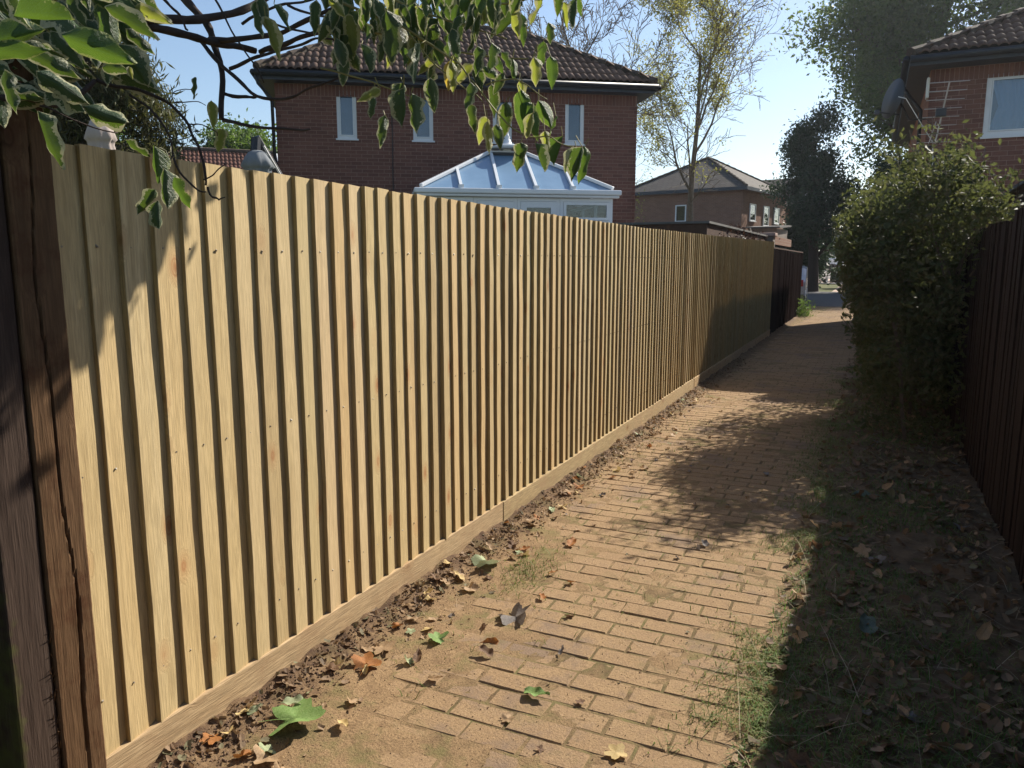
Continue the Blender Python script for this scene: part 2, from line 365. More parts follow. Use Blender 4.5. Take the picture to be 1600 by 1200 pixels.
def glass_mat(name, tint=(0.8, 0.87, 0.93), refl=0.05, rough=0.03):
    t = NT(name, rough, 0.5); out = t.n['Material Output']; tr = t.n.new('ShaderNodeBsdfTransparent'); tr.inputs[0].default_value = (*tint, 1)
    gl = t.n.new('ShaderNodeBsdfGlossy'); gl.inputs['Roughness'].default_value = rough; mx = t.n.new('ShaderNodeMixShader')
    lw = t.n.new('ShaderNodeLayerWeight'); lw.inputs[0].default_value = 0.35
    f = t.math('ADD', t.math('MULTIPLY', lw.outputs['Fresnel'], 0.8), refl)
    t.L(f, mx.inputs[0]); t.L(tr.outputs[0], mx.inputs[1]); t.L(gl.outputs[0], mx.inputs[2]); t.L(mx.outputs[0], out.inputs[0]); return t.m
M['glass'] = glass_mat('window_glass')
def poly_mat():
    t = NT('blue_polycarbonate', 0.18, 0.8); v = t.coords(); n = t.noise(v, 2.5, 4)
    t.color(t.ramp(n, [(0.3, (0.15, 0.25, 0.37)), (0.7, (0.19, 0.30, 0.43))])); return t.m
M['poly'] = poly_mat()

def foliage(name, cols, trans=0.4, tcol=(0.25, 0.42, 0.06), rough=0.5, spec=0.35, clump=0.8):
    t = NT(name, rough, spec); g = t.n.new('ShaderNodeNewGeometry')
    c = t.ramp(g.outputs['Random Per Island'], [(i / max(1, len(cols) - 1), x) for i, x in enumerate(cols)])
    n = t.noise(g.outputs['Position'], clump, 3); c = t.mix(t.ramp(n, [(0.35, 0.45), (0.65, 0.0)]), c, tuple(x * 0.6 for x in cols[0]))
    t.color(c); t.translucent(trans, t.mix(0.5, c, tcol)); return t.m
M['leaf_big'] = foliage('deep_green_foliage', [(0.030, 0.066, 0.022), (0.05, 0.10, 0.028), (0.11, 0.16, 0.04)], 0.45, (0.26, 0.34, 0.07))
M['leaf_sun'] = foliage('spring_yellow_green_foliage', [(0.20, 0.22, 0.05), (0.28, 0.29, 0.07), (0.36, 0.33, 0.09)], 0.45, (0.55, 0.52, 0.12))
M['leaf_dark'] = foliage('blackish_green_foliage', [(0.02, 0.038, 0.02), (0.03, 0.054, 0.025), (0.045, 0.075, 0.03)], 0.3, (0.06, 0.11, 0.03))
M['leaf_green'] = foliage('mid_green_foliage', [(0.05, 0.09, 0.02), (0.08, 0.13, 0.03), (0.11, 0.16, 0.04)], 0.4, (0.2, 0.32, 0.05))
M['leaf_conifer'] = foliage('olive_conifer_sprays', [(0.05, 0.065, 0.025), (0.10, 0.11, 0.04), (0.17, 0.14, 0.06)], 0.3, (0.2, 0.2, 0.05))
M['leaf_bush'] = foliage('shrub_foliage', [(0.035, 0.05, 0.022), (0.055, 0.07, 0.028), (0.09, 0.095, 0.042), (0.12, 0.095, 0.06)], 0.30, (0.24, 0.27, 0.07), 0.6, 0.2, 2.5)
M['vine_red'] = foliage('dark_red_vine', [(0.03, 0.016, 0.012), (0.05, 0.02, 0.015), (0.06, 0.04, 0.02)], 0.2, (0.1, 0.04, 0.02))
M['grass'] = foliage('verge_grass', [(0.08, 0.13, 0.03), (0.15, 0.19, 0.05), (0.30, 0.28, 0.12)], 0.35, (0.25, 0.30, 0.06), 0.6, 0.25, 5)
M['grass2'] = foliage('fresh_grass', [(0.06, 0.12, 0.03), (0.10, 0.18, 0.045), (0.15, 0.22, 0.06)], 0.35, (0.2, 0.32, 0.05), 0.6, 0.25, 5)
M['straw'] = foliage('dry_straw', [(0.38, 0.31, 0.20), (0.30, 0.23, 0.14), (0.45, 0.39, 0.27)], 0.2, (0.4, 0.33, 0.2), 0.6, 0.3, 5)
M['litter'] = foliage('dead_leaf_litter', [(0.11, 0.065, 0.038), (0.22, 0.14, 0.08), (0.34, 0.23, 0.14), (0.14, 0.105, 0.07), (0.20, 0.20, 0.11)], 0.2, (0.35, 0.2, 0.08), 0.7, 0.25, 5)
M['crumb'] = plain('soil_crumb', (0.12, 0.075, 0.048), 0.95, 0.4, 9, bump=0.5)

def ivy_mat(name, green, cream, tg, margin=0.72, trans=0.35):
    t = NT(name, 0.45, 0.35); at_ = t.n.new('ShaderNodeAttribute'); at_.attribute_name = 'edge'
    v = t.coords('Object', (1, 1, 1), True); n = t.noise(v, 14, 4, 0.6)
    e = t.math('ADD', at_.outputs['Fac'], t.math('MULTIPLY', t.math('SUBTRACT', n, 0.5), 0.9))
    k = t.ramp(e, [(margin - 0.03, 0.0), (margin + 0.03, 1.0)])
    g = t.mix(t.ramp(t.noise(v, 30, 3), [(0.4, 0.0), (0.6, 0.6)]), green, tuple(x * 1.5 for x in green))
    g = t.mix(t.ramp(t.rand(), [(0, 0.0), (1, 0.5)]), g, tuple(x * 1.3 + 0.02 for x in green))
    rb = t.n.new('ShaderNodeAttribute'); rb.attribute_name = 'rib'; fr_ = t.math('ABSOLUTE', t.math('SUBTRACT', t.math('FRACT', rb.outputs['Fac'], 0), 0.5), 0)
    side = t.ramp(fr_, [(0.0, 0.75), (0.09, 0.0)])
    vein = t.math('MAXIMUM', t.ramp(at_.outputs['Fac'], [(0.03, 1.0), (0.12, 0.0)]), side)
    c = t.mix(k, g, cream); c = t.mix(t.math('MULTIPLY', vein, 0.5), c, tuple(x * 2 for x in green))
    t.color(c); t.translucent(trans, t.mix(k, tg, cream)); t.bump(t.math('ADD', t.noise(v, 22, 3), t.math('MULTIPLY', vein, -0.6)), 0.4, 0.02); return t.m
M['ivy'] = ivy_mat('variegated_leaf', (0.026, 0.048, 0.020), (0.36, 0.35, 0.20), (0.12, 0.19, 0.02), 0.74, 0.28)
M['ivy_pale'] = ivy_mat('pale_variegated_leaf', (0.06, 0.08, 0.03), (0.40, 0.38, 0.17), (0.36, 0.40, 0.05), 0.62, 0.42)
M['ivy_green'] = ivy_mat('plain_green_leaf', (0.03, 0.062, 0.016), (0.26, 0.29, 0.09), (0.13, 0.22, 0.025), 0.88, 0.34)
M['ivy_yellow'] = ivy_mat('yellowing_leaf', (0.28, 0.19, 0.04), (0.45, 0.36, 0.12), (0.6, 0.42, 0.05), 0.8, 0.4)
def dead(name, a, b):
    t = NT(name, 0.6, 0.3); v = t.coords(); n = t.noise(v, 18, 5, 0.7); at_ = t.n.new('ShaderNodeAttribute'); at_.attribute_name = 'edge'
    c = t.ramp(n, [(0.3, a), (0.7, b)]); c = t.mix(t.ramp(at_.outputs['Fac'], [(0.0, 0.5), (0.15, 0.0)]), c, tuple(x * 0.6 for x in a))
    t.color(c); t.translucent(0.2, t.mix(0.3, c, b)); t.bump(t.noise(v, 50, 3), 0.4, 0.006); return t.m
DEAD = {'tan': dead('dry_tan_leaf', (0.30, 0.19, 0.10), (0.46, 0.32, 0.19)), 'orange': dead('dry_orange_leaf', (0.26, 0.10, 0.03), (0.42, 0.18, 0.05)),
        'brown': dead('dry_brown_leaf', (0.12, 0.065, 0.035), (0.22, 0.13, 0.075)), 'grey': dead('grey_curled_leaf', (0.12, 0.10, 0.09), (0.24, 0.21, 0.19)),
        'green': dead('fresh_green_leaf', (0.12, 0.22, 0.05), (0.24, 0.34, 0.12)), 'yellow': dead('pale_yellow_leaf', (0.48, 0.34, 0.14), (0.60, 0.46, 0.22)),
        'paleg': dead('pale_green_leaf', (0.26, 0.32, 0.16), (0.42, 0.45, 0.28)), 'blueg': dead('bluish_green_leaf', (0.07, 0.10, 0.08), (0.13, 0.17, 0.13))}

# ------------------------------------------------------------------ ground, road, path
def grid_mesh(name, xs, ys, zf):
    X, Y = np.meshgrid(xs, ys, indexing='ij'); Z = zf(X, Y); nx, ny = X.shape
    V = np.stack([X, Y, Z], -1).reshape(-1, 3); i = np.arange(nx - 1)[:, None] * ny + np.arange(ny - 1)[None]
    F = np.stack([i, i + ny, i + ny + 1, i + 1], -1).reshape(-1, 4); return np_mesh(name, V, F, True)

t = NT('rough_ground', 0.95, 0.15); g_ = t.n.new('ShaderNodeNewGeometry'); n_ = t.noise(g_.outputs['Position'], 0.6, 6, 0.7)
t.color(t.ramp(n_, [(0.35, (0.07, 0.085, 0.03)), (0.6, (0.12, 0.12, 0.05)), (0.8, (0.16, 0.13, 0.08))])); t.bump(t.noise(g_.outputs['Position'], 12, 4), 0.5, 0.03)
M['ground'] = t.m
o = grid_mesh('ground', np.linspace(-400, 400, 9), np.linspace(-100, 700, 9), lambda x, y: 0 * x - 0.12); link('ground', o, mat=M['ground'])['kind'] = 'structure'
gl = MB().box((-30, 1.0, -0.1), (-2.35, 32, 0.40)).build('garden_lawn', M['ground'], kind='structure')
gr = MB().box((1.0, -1, -0.1), (14, 15.9, 0.02)).build('garden_yard', M['soil'], kind='structure')

def soil_h(x, y):
    f = N2.fbm(x * 9, y * 9, 4); g2 = N2.fbm(x * 3 + 9, y * 3, 3); fine = N2.fbm(x * 40, y * 40, 2)
    fill = -0.0027 + (f - 0.5) * 0.010 + (g2 - 0.5) * 0.007 + (fine - 0.5) * 0.003
    fill = fill + 0.0034 * np.clip((-1.20 - x) / 0.35, 0, 1) * np.clip((5.5 - y) / 2, 0, 1)
    el = -1.68 + (g2 - 0.5) * 0.30 - 0.02 * np.clip(y - 2, 0, 5) + 0.06 * np.clip(2.6 - y, 0, 1)
    dl = np.clip((el - x) / 0.28, 0, 1)
    left = dl * (0.022 + 0.03 * (f - 0.3)) + np.clip((-1.86 - x) / 0.12, 0, 1) * (0.02 + 0.03 * (f - 0.4))
    er = -0.36 + (g2 - 0.5) * 0.22 + 0.018 * np.clip(y - 4, 0, 8)
    dr = np.clip((x - er) / 0.30, 0, 1)
    right = dr * (0.025 + 0.05 * (g2 - 0.35) + 0.02 * (f - 0.5))
    return fill + left + right
ys = np.concatenate([np.arange(0.6, 7, 0.02), np.arange(7, 14, 0.04), np.arange(14, 27.01, 0.12)])
link('soil', grid_mesh('soil', np.arange(-1.98, 1.05, 0.02), ys, soil_h), mat=M['soil'])['kind'] = 'structure'

path = MB().box((-1.98, 0.8, -0.3), (-0.1, 46, -0.06)).build('path', M['soil'], kind='structure')
def paver_template(wx=0.219, wy=0.109, b=0.005, h=0.06):
    x, y = wx / 2, wy / 2
    vs = [(-x + b, -y + b, 0), (x - b, -y + b, 0), (x - b, y - b, 0), (-x + b, y - b, 0), (-x, -y, -b), (x, -y, -b), (x, y, -b), (-x, y, -b), (-x, -y, -h), (x, -y, -h), (x, y, -h), (-x, y, -h)]
    fs = [(0, 1, 2, 3)]
    for k in range(4): j = (k + 1) % 4; fs += [(4 + k, 4 + j, j, k), (8 + k, 8 + j, 4 + j, 4 + k)]
    return vs, fs
pv, pf = paver_template()
pav_me = np_mesh('paver', pv, pf); pav_me.materials.append(M['paver'])
seed(11); rest = []; near = []
row = 0; y = 1.0; PX, PY = 0.227, 0.117
while y < 46:
    x0 = -2.1 + (PX / 2 if row % 2 else 0.0) + R.uniform(-0.012, 0.012)
    k = 0
    while x0 + k * PX < -0.12:
        x = x0 + k * PX + PX / 2; k += 1
        if x < -2.0: continue
        if x > 0.02: break
        z = R.gauss(0, 0.0014) + 0.006 * (N2.fbm(np.array(x * 2.0), np.array(y * 2.0)) - 0.5)
        item = ((x + R.gauss(0, 0.0012), y + R.gauss(0, 0.001), float(z)), R.gauss(0, 0.006), R.gauss(0, 0.006), R.gauss(0, 0.008))
        (near if (y > 1.55 and len(near) < 290) else rest).append(item)
    row += 1; y += PY
for loc, a, b, c in near: link('paver', pav_me, path, loc, (a, b, c))
me = scatter_join('paver_field', pv, pf, np.array([m4(l, a, b, c) for l, a, b, c in rest])); link('paver_field', me, path, mat=M['paver'])['kind'] = 'stuff'

# beyond the alley: grass strip, parking road, pink pavement
MB().box((-9, 46.0, -0.11), (6, 62, -0.02)).build('grass_verge', M['leaf_green'] if False else M['ground'], kind='structure')
rd = MB().box((-30, 30.5, -0.1), (-0.9, 45.5, 0.006)).box((-30, 62, -0.1), (25, 66, 0.006)).build('road', M['asphalt'], kind='structure')
MB().box((-2.0, 45.6, -0.1), (3, 75, 0.012)).build('pavement', M['pink_pave'], kind='structure')
MB().box((-60, 66.1, -0.1), (40, 160, 0.008)).build('street', M['pink_pave'], kind='structure')

# ------------------------------------------------------------------ new board fence
def board_template(L, w=0.118, near_t=0.0210, far_t=0.0050, base=0.0055, seed_=0):
    """feather-edge board: thick edge at low y, lying over its neighbour's thin edge"""
    rr = random.Random(seed_); n = 9; vs = []; fs = []
    for i in range(n + 1):
        z = L * i / n; j1 = rr.gauss(0, 0.0011); j2 = rr.gauss(0, 0.0008)
        # cross-section: back-near, front-near, front-near bevel, front-far, back-far
        vs += [(0.0055, 0 + j1, z), (base + near_t - 0.0012 + j2, 0 + j1, z), (base + near_t + j2, 0.0016 + j1, z), (far_t + 0.0008 + j2, w, z), (0.0, w, z)]
    m = 5
    for i in range(n):
        for k in range(m):
            a = i * m + k; b = i * m + (k + 1) % m; fs.append((a, b, b + m, a + m))
    return vs, fs + [tuple(range(5))[::-1]], [tuple(n * m + k for k in range(5))]
FX = -2.004
lf = empty('board_fence', (FX, 1.36, 0), 0, 'long new pale softwood fence of close vertical boards running along the paved path', 'fence')
seed(5); variants = []
for k in range(7):
    vs, fs, top = board_template(1.79, seed_=k); me = bpy.data.meshes.new('fence_board'); me.from_pydata(vs, [], fs + top); me.materials.append(M['board']); me.materials.append(M['board_edge']); [setattr(me.polygons[i], 'material_index', 1) for i in range(0, 9 * 5, 5)]; variants.append(me)
y = 0.0; nails = MB(); nb = 0
def fence_top(Y): return 1.935 + 0.010 * max(0, Y - 7.0)
while y < 17.62 - 1.36:
    Y = y + 1.36; zt = fence_top(Y) + R.gauss(0, 0.0015); me = R.choice(variants)
    o = link('fence_board', me, lf, (R.gauss(0, 0.0008), y, 0.155), (R.gauss(0, 0.0015), 0, R.gauss(0, 0.006)), (R.uniform(0.9, 1.12), 1, (zt - 0.155) / 1.79))
    for zz in (0.34, 1.02, 1.66):
        if Y < 9: nails.tube([(0.015, y + 0.028, zz + R.gauss(0, 0.006)), (0.0241, y + 0.028 + R.gauss(0, .002), zz)], 0.0032, 6)
    y += 0.108 + R.gauss(0, 0.0022); nb += 1
nails.build('nail', M['nail'], lf, kind='stuff')
# arris rails and posts behind
for zz in (0.34, 1.02, 1.66): MB().box((-0.045, -0.02, zz - 0.035), (-0.003, 16.2, zz + 0.035)).build('rail', M['board'], lf)
gy = 0.03; joints = [2.75, 5.6, 8.36, 11.2, 14.0, 16.25]
prev = 0.012
for k, j in enumerate(joints):
    n = 14; b = MB(); off = 0.0 if k % 2 == 0 else 0.004
    vs = []; 
    for i in range(n + 1):
        yy = prev + 0.002 + (j - prev - 0.004) * i / n; a = R.gauss(0, 0.0014); c = R.gauss(0, 0.0016)
        vs += [(-0.004, yy, -0.02), (0.0285 + off, yy, -0.02), (0.0285 + off + a * .3, yy, 0.156 + a), (0.0265 + off, yy, 0.159 + c), (-0.004, yy, 0.159 + c)]
    fs = [(i * 5 + q, i * 5 + (q + 1) % 5, (i + 1) * 5 + (q + 1) % 5, (i + 1) * 5 + q) for i in range(n) for q in range(5)] + [tuple(range(5))[::-1], tuple(n * 5 + q for q in range(5))]
    b.add(vs, fs).build('gravel_board', M['gravel'], lf, rot=(0, 0, 0)); prev = j

# old posts at the near end
op = empty('old_fence_post', (-1.955, 1.10, 0), 0, 'old dark brown cracked double timber post at the near end of the new fence', 'post')
def rough_post(name, y0, y1, x0, x1, h, mat, sd, crack=None):
    rr = random.Random(sd); n = 110; ny = 26; b = MB(); vs = []
    for i in range(n + 1):
        z = -0.1 + (h + 0.1) * i / n
        for k in range(ny + 1):
            f = k / ny; yy = y0 + (y1 - y0) * f; dx = float(N2.fbm(np.array(yy * 60), np.array(z * 5 + sd), 3) - .5) * 0.0028
            if crack:
                cy = crack(z); d = abs(yy - cy); 
                dx -= 0.016 * max(0.0, 1 - d / (0.0035 + 0.003 * (z < 0.7))) * (1 if 0.25 < z < 1.9 else 0.4)
            vs.append((x1 + dx - (0.004 if k in (0, ny) else 0), yy + rr.gauss(0, 0.0004), z))
        vs.append((x0, y1, z)); vs.append((x0, y0, z))
    m = ny + 3; fs = [(i * m + k, i * m + (k + 1) % m, (i + 1) * m + (k + 1) % m, (i + 1) * m + k) for i in range(n) for k in range(m)]
    fs += [tuple(n * m + k for k in range(m))]
    return b.add(vs, fs).build(name, mat, op)
rough_post('post_face', 0.022, 0.126, -0.14, 0.012, 2.16, M['post_a'], 1)
rough_post('post_face', 0.130, 0.252, -0.12, 0.020, 2.12, M['post_b'], 2, lambda z: 0.195 + 0.012 * sin(z * 3.1) + 0.005 * sin(z * 11) + (0.03 if z < .5 else 0) * (z - .5))
# splintered end grain at the foot between the two timbers
b = MB(); seed(31)
for i in range(70):
    z = R.uniform(0.02, 0.62); yy = 0.128 + R.gauss(0, 0.006); L = R.uniform(0.01, 0.035)
    b.tube([(0.006, yy, z), (0.018 + R.uniform(0, .006), yy + R.gauss(0, 0.008), z + L)], [0.0022, 0.0005], 4)
b.build('splinter', M['post_b'], op, kind='stuff')

# old dark fence continuing beyond the new one
df = empty('dark_fence', (-2.02, 17.70, 0), 0, 'old dark brown board fence beyond the far end of the new fence', 'fence')
bm_ = MB().box((0, 0, 0), (0.02, 0.128, 1.88)); dme = None; y = 0; seed(8); fb = []
while y < 7.6:
    h = 1.88 + 0.03 * sin(y * 0.9) + R.gauss(0, 0.006)
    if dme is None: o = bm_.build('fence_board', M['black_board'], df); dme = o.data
    else: o = link('fence_board', dme, df)
    o.location = (R.uniform(-0.006, 0.01), y, 0); o.scale = (1, 1, h / 1.88); y += 0.131
MB().box((-0.10, -0.11, 0), (0.03, -0.03, 1.98)).build('post', M['board'], df)
MB().beam((0.0, 0, 1.92), (0.0, 7.6, 1.90), 0.07, 0.03).build('capping', M['old_beam'], df)

# ------------------------------------------------------------------ right-hand dark fence
rf = empty('dark_fence', (0.79, -3.2, 0), 0, 'tall dark brown vertical board fence in shade along the right of the path', 'fence')  # starts unseen behind the camera, lengthened there to block skylight
seed(9); vr = []
for k in range(6):
    rr = random.Random(k); n = 8; vs = []; H = 1.95
    for i in range(n + 1):
        z = H * i / n; wob = rr.gauss(0, 0.0022)
        vs += [(-0.010, wob, z), (0.010, wob, z), (0.010, 0.118 + rr.gauss(0, 0.002), z), (-0.006, 0.118 + rr.gauss(0, 0.002), z)]
    fs = [(i * 4 + q, i * 4 + (q + 1) % 4, (i + 1) * 4 + (q + 1) % 4, (i + 1) * 4 + q) for i in range(n) for q in range(4)] + [(3, 2, 1, 0), tuple(n * 4 + q for q in range(4))]
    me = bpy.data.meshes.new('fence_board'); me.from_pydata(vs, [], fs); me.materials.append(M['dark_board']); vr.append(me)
y = 0
while y < 19.0:
    Y = y - 3.2
    top = (1.94 if Y < 5.7 else 1.885) + R.gauss(0, 0.01)
    if R.random() < .06: top -= R.uniform(0.02, 0.06)
    gap = 0.0035 if R.random() < 0.3 else -0.004
    link('fence_board', R.choice(vr), rf, (R.uniform(-0.006, 0.006), y, 0.0), (R.gauss(0, 0.004), R.gauss(0, 0.003), R.gauss(0, 0.02)), (1, 1, top / 1.95)); y += 0.119 + gap
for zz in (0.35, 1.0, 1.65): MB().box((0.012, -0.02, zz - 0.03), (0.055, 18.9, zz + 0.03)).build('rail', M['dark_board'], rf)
for yy in (2.9, 5.9, 8.9, 12.0, 15.0): MB().box((0.03, yy, 0), (0.12, yy + 0.09, 1.98)).build('post', M['old_beam'], rf)

# pergola / shed edge behind the right fence
pg = empty('lean_to_frame', (1.15, 5.2, 0), 0, 'old brown timber lean-to edge beam sloping down behind the dark right fence', 'lean-to')
MB().beam((0.35, 1.0, 2.42), (0.02, 5.6, 2.16), 0.05, 0.20).build('edge_beam', M['old_beam'], pg)
MB().box((0.16, 3.3, 0), (0.24, 3.38, 2.2)).build('post', M['old_beam'], pg)
MB().box((0.26, 0.9, 0), (0.34, 0.98, 2.4)).build('post', M['old_beam'], pg)
MB().add([(0.2, 0.9, 2.50), (2.4, 0.9, 2.66), (2.2, 5.7, 2.36), (-0.02, 5.7, 2.24), (0.2, 0.9, 2.53), (2.4, 0.9, 2.69), (2.2, 5.7, 2.39), (-0.02, 5.7, 2.27)],
         [(0, 3, 2, 1), (4, 5, 6, 7), (0, 1, 5, 4), (1, 2, 6, 5), (2, 3, 7, 6), (3, 0, 4, 7)]).build('roof_sheet', M['felt'], pg)
bk = MB().beam((-0.30, 2.2, 1.99), (-0.27, 3.1, 1.97), 0.02, 0.02).beam((-0.285, 3.05, 1.97), (-0.285, 3.05, 2.12), 0.018, 0.018).build('bracket', M['cream'], pg)
cb = MB().tube([(1.20 + 0.02 * i, 5.6 + i * 0.62, 2.66 - 0.06 * i - 0.03 * sin(i / 7 * pi)) for i in range(8)], 0.004, 5).build('cable', M['cream'])
tag(cb, 'thin white cable strung above the brown lean-to beam', 'cable')

# ------------------------------------------------------------------ houses
tile_prof = []
def tile_template(W=0.294, L=0.40, amp=0.042):
    n = 12; vs = []; fs = []
    for j, (s, dz) in enumerate(((0.0, 0.022), (L, 0.0))):
        for i in range(n + 1):
            x = W * i / n; z = amp * abs(sin(pi * x / (W / 2))) ** 0.75; vs.append((x, s, z + dz))
    for i in range(n + 1):
        x = W * i / n; z = amp * abs(sin(pi * x / (W / 2))) ** 0.75; vs.append((x, 0.003, z + 0.022 - 0.02))
    m = n + 1
    for i in range(n): fs += [(i, i + 1, m + i + 1, m + i), (2 * m + i, 2 * m + i + 1, i + 1, i)]
    return vs, fs
tv, tf = tile_template()
def tile_mesh(mat):
    me = np_mesh('roof_tile', tv, tf, True); me.materials.append(mat)
    return me

def roof_slope(roof, o0, ux, vy, width, length, inside, mat, individual=0, flat=False):
    """tiles on a slope: o0 eave corner, ux along eave, vy up the slope (unit vectors)"""
    ux = Vector(ux).normalized(); vy = Vector(vy).normalized(); nn = ux.cross(vy)
    B = np.array([[ux[0], vy[0], nn[0]], [ux[1], vy[1], nn[1]], [ux[2], vy[2], nn[2]]])
    items = []; r = 0
    while r * 0.335 < length:
        s = r * 0.335; k = 0
        while k * 0.294 < width:
            x = k * 0.294
            if inside(x + 0.147, s + 0.17): items.append((x, s))
            k += 1
        r += 1
    me = tile_mesh(mat); rest = []
    for q, (x, s) in enumerate(items):
        p = Vector(o0) + ux * x + vy * s + nn * (0.012 + R.uniform(0, 0.006))
        Mx = np.eye(4); Mx[:3, :3] = B; Mx[:3, 3] = p
        if q < individual:
            o = link('roof_tile', me, roof); o.matrix_local = Matrix(Mx.tolist())
        else: rest.append(Mx)
    if rest:
        o = link('roof_tile_field', scatter_join('roof_tile_field', tv, tf, np.array(rest), True), roof, mat=mat); o['kind'] = 'stuff'

def hip_roof(root, x0, x1, y0, y1, z, pitch, mat, ridge_mat, individual=0, tiles=True, under=None):
    D = (y1 - y0) / 2; t_ = tan(pitch)
    if (x1 - x0) < (y1 - y0): D = (x1 - x0) / 2
    h = D * t_; ym0, ym1 = y0 + D, y1 - D; xm0, xm1 = x0 + D, x1 - D
    P = {'a': (x0, y0, z), 'b': (x1, y0, z), 'c': (x1, y1, z), 'd': (x0, y1, z)}
    r0 = (xm0, ym0, z + h); r1 = (xm1, ym1, z + h)
    b = MB()
    if xm0 == xm1 or abs(xm1 - xm0) < abs(ym1 - ym0):   # ridge along y
        b.add([P['a'], P['b'], P['c'], P['d'], r0, r1], [(0, 1, 4), (1, 2, 5, 4), (2, 3, 5), (3, 0, 4, 5), (3, 2, 1, 0)])
        hips = [(P['a'], r0), (P['b'], r0), (P['c'], r1), (P['d'], r1), (r0, r1)]; alongx = False
    else:
        b.add([P['a'], P['b'], P['c'], P['d'], r0, r1], [(0, 1, 5, 4), (1, 2, 5), (2, 3, 4, 5), (3, 0, 4), (3, 2, 1, 0)])
        hips = [(P['a'], r0), (P['d'], r0), (P['b'], r1), (P['c'], r1), (r0, r1)]; alongx = True
    roof = b.build('roof', M['underlay'] if tiles else under, root)
    if tiles:
        c = cos(pitch); s = sin(pitch); Wx, Wy = x1 - x0, y1 - y0; Ls = D / c
        def ins(W, pyr): 
            def f(x, q): q *= c; return q < D + 0.05 and x > q - 0.12 and x < W - q + 0.12
            return f
        roof_slope(roof, P['a'], (1, 0, 0), (0, c, s), Wx, Ls, ins(Wx, 0), mat, individual)
        roof_slope(roof, P['c'], (-1, 0, 0), (0, -c, s), Wx, Ls, ins(Wx, 0), mat)
        roof_slope(roof, P['b'], (0, 1, 0), (-c, 0, s), Wy, Ls, ins(Wy, 0), mat)
        roof_slope(roof, P['d'], (0, -1, 0), (c, 0, s), Wy, Ls, ins(Wy, 0), mat)
    for p, q in hips:
        p = Vector(p); q = Vector(q); L = (q - p).length
        if L < .05: continue
        n = max(1, int(L / 0.42)); d = (q - p) / L; rr_ = 0.105 if tiles else 0.08
        bb = MB()
        for k in range(n):
            s0 = p + d * (L * k / n); s1 = p + d * (L * (k + 1) / n + 0.02); 
            bb.tube([s0 + Vector((0, 0, 0.03 + R.uniform(0, .008))), s1 + Vector((0, 0, 0.02))], [rr_, rr_ * 0.88], 8)
        bb.build('ridge', ridge_mat, roof, smooth=False)
    return roof

def cut_wall(parent, name, W, Z0, Z1, openings, mat, thick=0.1, face=0.0):
    """wall in the local xz plane, front at y=face, with real openings (x0,x1,z0,z1)"""
    xs = sorted({0.0, W, *[q for o in openings for q in o[:2]]}); zs = sorted({Z0, Z1, *[q for o in openings for q in o[2:4]]})
    b = MB()
    for i in range(len(xs) - 1):
        for j in range(len(zs) - 1):
            cx, cz = (xs[i] + xs[i + 1]) / 2, (zs[j] + zs[j + 1]) / 2
            if any(o[0] < cx < o[1] and o[2] < cz < o[3] for o in openings): continue
            b.box((xs[i], face, zs[j]), (xs[i + 1], face + thick, zs[j + 1]))
    return b.build(name, mat, parent)

bt_v = [(0, -0.008, 0), (0.215, -0.008, 0), (0.215, -0.008, 0.065), (0, -0.008, 0.065), (0, 0.002, 0), (0.215, 0.002, 0), (0.215, 0.002, 0.065), (0, 0.002, 0.065)]
bt_f = [(0, 1, 2, 3), (4, 5, 1, 0), (5, 6, 2, 1), (6, 7, 3, 2), (7, 4, 0, 3)]
def brick_face(wall, W, Z0, Z1, openings, mat, individual=0, vis=lambda x, z: True, M0=None, soldier=True, cl=0.225, ch=0.075):
    me = np_mesh('brick', bt_v, bt_f); me.materials.append(mat); rest = []; ni = 0
    ztop = Z1 - (0.225 if soldier else 0); order = []; zr = ztop - ch
    while zr > Z0: order.append(zr); zr -= ch
    for row, zi in enumerate(order):
        x = -cl / 2 if row % 2 else 0.0
        while x < W:
            a, b = max(0.0, x), min(W, x + cl - 0.01); segs = [(a, b)]
            for o in openings:
                if zi + 0.065 > o[2] and zi < o[3]:
                    ns = []
                    for (p, q) in segs:
                        if q <= o[0] or p >= o[1]: ns.append((p, q))
                        else:
                            if p < o[0]: ns.append((p, o[0]))
                            if q > o[1]: ns.append((o[1], q))
                    segs = ns
            for (p, q) in segs:
                if q - p < 0.02: continue
                Mx = np.eye(4); Mx[0, 0] = (q - p) / 0.215; Mx[2, 2] = (ch - 0.01) / 0.065; Mx[0, 3] = p; Mx[2, 3] = zi; Mx[1, 3] = R.uniform(-0.0015, 0.0015)
                if M0 is not None: Mx = M0 @ Mx
                if ni < individual and vis(p, zi): o_ = link('brick', me, wall); o_.matrix_local = Matrix(Mx.tolist()); ni += 1
                else: rest.append(Mx)
            x += cl
    if soldier:
        x = 0.0
        while x < W - 0.03:
            if not any(x + .03 > o[0] and x + .03 < o[1] and Z1 - .1 > o[2] and Z1 - .1 < o[3] for o in openings):
                Mx = np.eye(4); Mx[0, 0] = 0.065 / 0.215; Mx[2, 2] = 0.215 / 0.065; Mx[0, 3] = x; Mx[2, 3] = ztop
                if M0 is not None: Mx = M0 @ Mx
                rest.append(Mx)
            x += 0.075
    o_ = link('brick_field', scatter_join('brick_field', bt_v, bt_f, np.array(rest)), wall, mat=mat); o_['kind'] = 'stuff'

